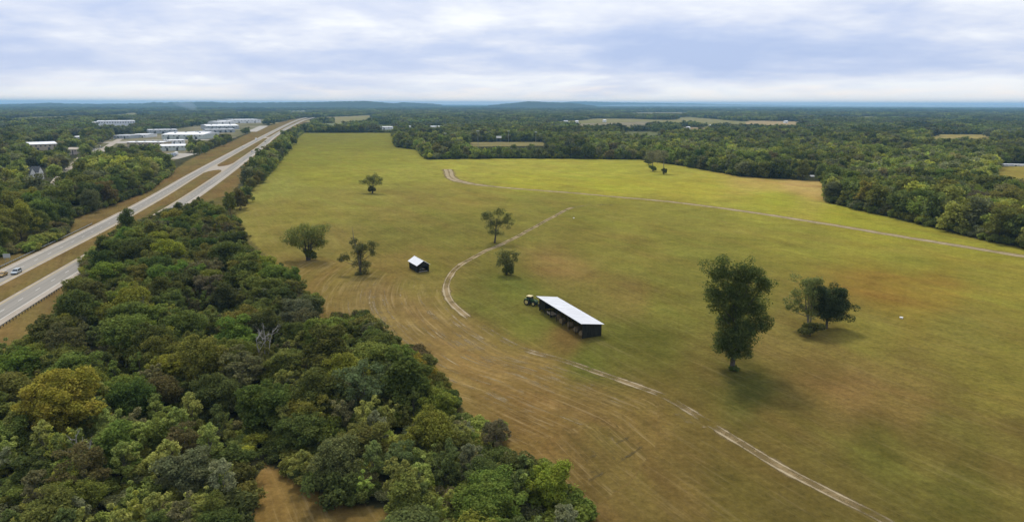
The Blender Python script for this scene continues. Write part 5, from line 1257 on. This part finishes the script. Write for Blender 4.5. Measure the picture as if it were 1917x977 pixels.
for x in (LH * .27, LH * .38, LH * .74, LH * .84):
    for z in (1.0, 3.7): MB().box(x - .45, x + .45, -.06 if x < LH * .5 else .54, .05 if x < LH * .5 else .65, z, z + 1.5).build('window', GLASS, hh)
MB().box(LH * .5, LH * .64, .8, 3, 2.6, 2.8).build('porch_roof', ROOFS['grey'], hh)
MB().box(LH * .54, LH * .58, 2.9, 3.02, .05, 2.1).build('door', TRIM, hh)
# town street and lots
def px_ribbon(name, pts, width, mat, label, z=.03):
    P = np.array([G(*p)[:2] for p in pts]); T = np.gradient(P, axis=0); T /= np.linalg.norm(T, axis=1)[:, None]; Nn = np.stack([-T[:, 1], T[:, 0]], 1)
    V = np.concatenate([np.c_[P + Nn * width / 2, np.full(len(P), z)], np.c_[P - Nn * width / 2, np.full(len(P), z)]]); n = len(P); i = np.arange(n - 1)
    return tag(link(name, np_mesh(name, V, np.stack([i, i + n, i + n + 1, i + 1], 1), [mat])), label, None, None, 'structure')
LOT = pmat('pale_lot', (.36, .33, .28), .9, var=.15, scale=.1)
px_ribbon('street', [(100, 352), (112, 335), (122, 325), (135, 313), (146, 303), (152, 296), (165, 290), (180, 284), (198, 277), (212, 268), (222, 262), (236, 256)], 9, SHOULDER, 'pale town street running up between the groves')
px_ribbon('parking_lot', [(176, 284), (200, 279)], 40, LOT, 'pale parking lot beside the town street', .02)
px_ribbon('parking_lot', [(205, 268), (260, 265)], 55, LOT, 'pale lot in front of the tan building', .024)
px_ribbon('parking_lot', [(270, 263), (402, 262)], 24, LOT, 'pale yard along the largest warehouse', .022)
px_ribbon('parking_lot', [(306, 298), (350, 287)], 30, LOT, 'pale trailer lot next to the highway verge', .026)
px_ribbon('parking_lot', [(470, 247), (484, 241), (494, 236)], 22, LOT, 'sandy lot at the highway bend', .028)
cars_px = [(172, 281), (177, 280), (182, 279), (187, 278), (192, 277), (206, 262), (213, 261), (220, 260), (228, 259), (186, 275)]
cm = None
for k, (x, y) in enumerate(cars_px):
    t = thing('parked_car', f'{ordinal(k + 1)} of ten small cars parked on the town lots, counted from the left' if True else '', 'car', G(x, y), .2 + .1 * k, 'cars parked on the town lots')
    if cm is None:
        cm = [MB().prism([(-2.3, .35), (-2.3, .95), (1.1, .98), (2.2, .8), (2.3, .35)], -.9, .9).build('body', WHITEP, t).data, MB().prism([(-2.0, .96), (-1.5, 1.5), (.2, 1.5), (1.0, .96)], -.78, .78).build('cabin', GLASS, t).data,]
    else: link('body', cm[0], t); link('cabin', cm[1], t)
    for wx in (-.85, .85):
        for wy in (-1.4, 1.4): MB().cyl((wx, wy, .33), (1, 0, 0), .33, .2, 8).build('wheel', RUBBER, t)

# ------------------------------------------------------------------ poles, small things in the fields
def pole_height(base, top): g = G(*base); d = ray(*top); k = g[1] / d[1]; return g, float(H + d[2] * k)
for k, (bx, by, ty, lab) in enumerate([(834, 270, 250, 'leftmost floodlight mast of the sports field'), (895, 289, 246, 'tall floodlight mast rising from the belt left of the sandy infield'), (952, 268, 246, 'floodlight mast left of the sandy infield track'),
                                       (1003, 270, 248, 'floodlight mast right of the sandy infield track'), (1012, 265, 251, 'rightmost and shortest floodlight mast of the sports field')]):
    g, h = pole_height((bx, by), (bx, ty)); t = thing('floodlight_mast', lab, 'floodlight', g, 0, 'floodlight masts of the sports field')
    MB().tube([(0, 0, 0), (0, 0, h)], [.28, .16], 8).build('pole', GALV, t); MB().box(-1.9, 1.9, -.1, .1, h - .3, h - .1).build('crossarm', GALV, t)
    lm = None
    for x in (-1.6, -.8, 0, .8, 1.6):
        if lm is None: q = MB().hexa([(-.32, -.3, -.3), (.32, -.3, -.3), (.2, .3, -.2), (-.2, .3, -.2), (-.32, -.3, .35), (.32, -.3, .35), (.2, .3, .25), (-.2, .3, .25)]).build('lamp_head', WHITEP, t); lm = q.data
        else: q = link('lamp_head', lm, t)
        q.location = (x, -.2, h + .25)
g, h = pole_height((934, 268), (934, 255)); t = thing('scoreboard', 'small white scoreboard between the floodlight masts', 'scoreboard', g)
MB().box(-4, 4, -.2, .2, h - 3.2, h).build('board', WHITEP, t)
for x in (-3, 3): MB().box(x - .15, x + .15, .22, .5, 0, h).build('post', GALV, t)
for k, (bx, by, ty) in enumerate([(521, 292, 267), (526, 291, 267)]):
    g, h = pole_height((bx, by), (bx, ty)); t = thing('utility_pole', ['left grey utility pole of the pair at the hedgerow', 'right grey utility pole of the pair at the hedgerow'][k], 'utility pole', g, .3, 'utility poles at the hedgerow')
    MB().tube([(0, 0, 0), (0, 0, h)], [.22, .14], 8).build('pole', pmat('grey_pole', (.30, .28, .25), .9), t); MB().box(-1.3, 1.3, -.06, .06, h - .9, h - .7).build('crossarm', POSTWOOD, t)
    for x in (-1.1, 1.1): MB().tube([(x, 0, h - .7), (x, 0, h - .45)], .07, 6).build('insulator', STEEL, t)
g = G(1520, 333); t = thing('field_stand', 'small white-roofed stand at the dark wood edge behind the tan stubble', 'stand', g)
MB().hexa([(-1.7, -1, 1.55), (1.7, -1, 1.55), (1.7, 1, 1.85), (-1.7, 1, 1.85), (-1.7, -1, 1.7), (1.7, -1, 1.7), (1.7, 1, 2.0), (-1.7, 1, 2.0)]).build('roof', WHITEP, t)
for x in (-1.5, 1.5):
    for y in (-.85, .85): MB().box(x - .06, x + .06, y - .06, y + .06, 0, 1.6).build('leg', POSTWOOD, t)
MB().box(-1.55, 1.55, -.95, -.88, .7, 1.35).build('front_panel', WHITEP, t)
for (px, py, lab) in [(1687, 596, 'small white tub lying in the right-hand meadow'), (1074, 409, 'small white tub beside the upper end of the curving track')]:
    t = thing('feed_tub', lab, 'tub', G(px, py)); MB().tube([(0, 0, 0), (0, 0, .38)], [.36, .46], 14).build('tub_wall', WHITEP, t); MB().tube([(0, 0, .36), (0, 0, .42)], [.50, .50], 14).build('rim', WHITEP, t)

# ------------------------------------------------------------------ far hills
def hill(name, label, D, prof, W, seed, rough=9):
    pr = np.array(prof, float); r_ = np.random.default_rng(seed); n = max(40, int((pr[-1, 0] - pr[0, 0]) / 2.5)); xs = np.linspace(pr[0, 0], pr[-1, 0], n)
    ys = np.interp(xs, pr[:, 0], pr[:, 1]); m_ = 17; V = []
    for j in range(m_):
        s = -1 + 2 * j / (m_ - 1); g_ = math.exp(-(s * 2.1) ** 2) - math.exp(-4.41)
        for i in range(n):
            d = ray(xs[i], ys[i]); k = (D + s * W) / d[1]; kt = D / d[1]; top = H + d[2] * kt
            e_ = min(1, i / 6, (n - 1 - i) / 6)
            V.append((d[0] * k, D + s * W, max(-4, (top + 4) * g_ / (1 - math.exp(-4.41)) * e_ - 4 + rough * g_ * (r_.random() - .5))))
    idx_ = np.arange(m_ * n).reshape(m_, n); F = np.stack([idx_[:-1, :-1].ravel(), idx_[:-1, 1:].ravel(), idx_[1:, 1:].ravel(), idx_[1:, :-1].ravel()], 1)
    return tag(link(name, np_mesh(name, V, F, [HILLM])), label, None, None, 'structure')
HILLM = pmat('wooded_hillside', (.026, .038, .022), .95, var=.3, scale=.012, spec=.05, col2=(.042, .055, .032))
hill('hills', 'long dark wooded ridge along the left horizon', 8500, [(-120, 196), (0, 195.5), (60, 194.3), (90, 193), (130, 194.2), (180, 195), (250, 193.8), (268, 194), (285, 191.8), (310, 192.6), (330, 191.6), (400, 191.2), (420, 192.8), (520, 192.2), (600, 191.2), (640, 190.4), (680, 189.4), (695, 190), (712, 191.8), (735, 193.4), (760, 196)], 900, 1)
hill('hills', 'small bump of a wooded hill right of the long ridge', 10000, [(715, 197), (740, 193.6), (755, 191.8), (770, 192.6), (800, 194), (840, 197)], 800, 2, 7)
hill('hills', 'flat-topped wooded hill above the middle of the meadow', 9000, [(900, 199), (940, 195), (965, 193), (985, 190.4), (1005, 190.2), (1018, 191.6), (1050, 192.2), (1075, 193.4), (1100, 197), (1130, 200)], 800, 3, 7)
hill('hills', 'pale blue far ridge right of the flat-topped hill', 17000, [(1020, 196), (1060, 191.5), (1075, 190.6), (1110, 190.4), (1150, 192), (1250, 193.6), (1330, 195), (1450, 197), (1600, 199.5), (1700, 201)], 1200, 4, 10)
hill('hills', 'faintest pale ridge along the right horizon', 22000, [(1300, 197.5), (1400, 196), (1600, 198.6), (1750, 200), (1917, 200.6), (2100, 201)], 1500, 5, 10)

# ------------------------------------------------------------------ smoke and haze
m, ns, ls, out = newmat('smoke_volume')
pv = N(ns, 'ShaderNodeVolumePrincipled'); pv.inputs['Color'].default_value = (.70, .84, 1.0, 1); pv.inputs['Density'].default_value = .006
ls.new(pv.outputs[0], out.inputs['Volume'])
gsm = G(368, 213); mb = MB(); mb.tube([gsm + np.array(v, float) for v in [(0, 0, 2), (-6, 0, 14), (-14, 0, 30), (-34, 0, 46), (-80, 0, 56), (-130, 0, 60)]], [6, 12, 20, 26, 22, 8], 14)
tag(mb.build('smoke', m, None, True), 'faint bluish smoke plume rising before the left ridge', 'smoke', None, 'stuff')
m, ns, ls, out = newmat('haze_volume')
pv = N(ns, 'ShaderNodeVolumePrincipled'); pv.inputs['Color'].default_value = (.37, .69, 1.0, 1); pv.inputs['Density'].default_value = 7.0e-5; pv.inputs['Anisotropy'].default_value = 0.0
ls.new(pv.outputs[0], out.inputs['Volume'])
hz = MB().box(-33000, 33000, -33000, 33000, -6, 124).build('haze', m)
tag(hz, 'thin blue haze over the plain and the hills', 'haze', None, 'stuff')

m, ns, ls, out = newmat('mist_volume')
pv = N(ns, 'ShaderNodeVolumePrincipled'); pv.inputs['Color'].default_value = (.70, .86, 1.0, 1); pv.inputs['Density'].default_value = 8e-5
ls.new(pv.outputs[0], out.inputs['Volume'])
mb = MB()
ring = [(900, 9500), (4000, 8600), (9000, 8400), (15000, 9000), (24000, 12000), (27000, 20000), (20000, 28000), (8000, 29000), (3500, 22000), (1500, 14000)]
cxm, cym = np.mean(ring, axis=0); n = len(ring); V = []
for z, f in ((.5, 1.0), (18, .985), (40, .94), (52, .86)):
    V += [(cxm + (x - cxm) * f, cym + (y - cym) * f, z) for x, y in ring]
mb.add(V, [tuple(range(n))[::-1], tuple(range(3 * n, 4 * n))] + [(k * n + i, k * n + (i + 1) % n, (k + 1) * n + (i + 1) % n, (k + 1) * n + i) for k in range(3) for i in range(n)])
tag(mb.build('mist', m), 'pale mist lying in the far valley at the right horizon', 'mist', None, 'stuff')
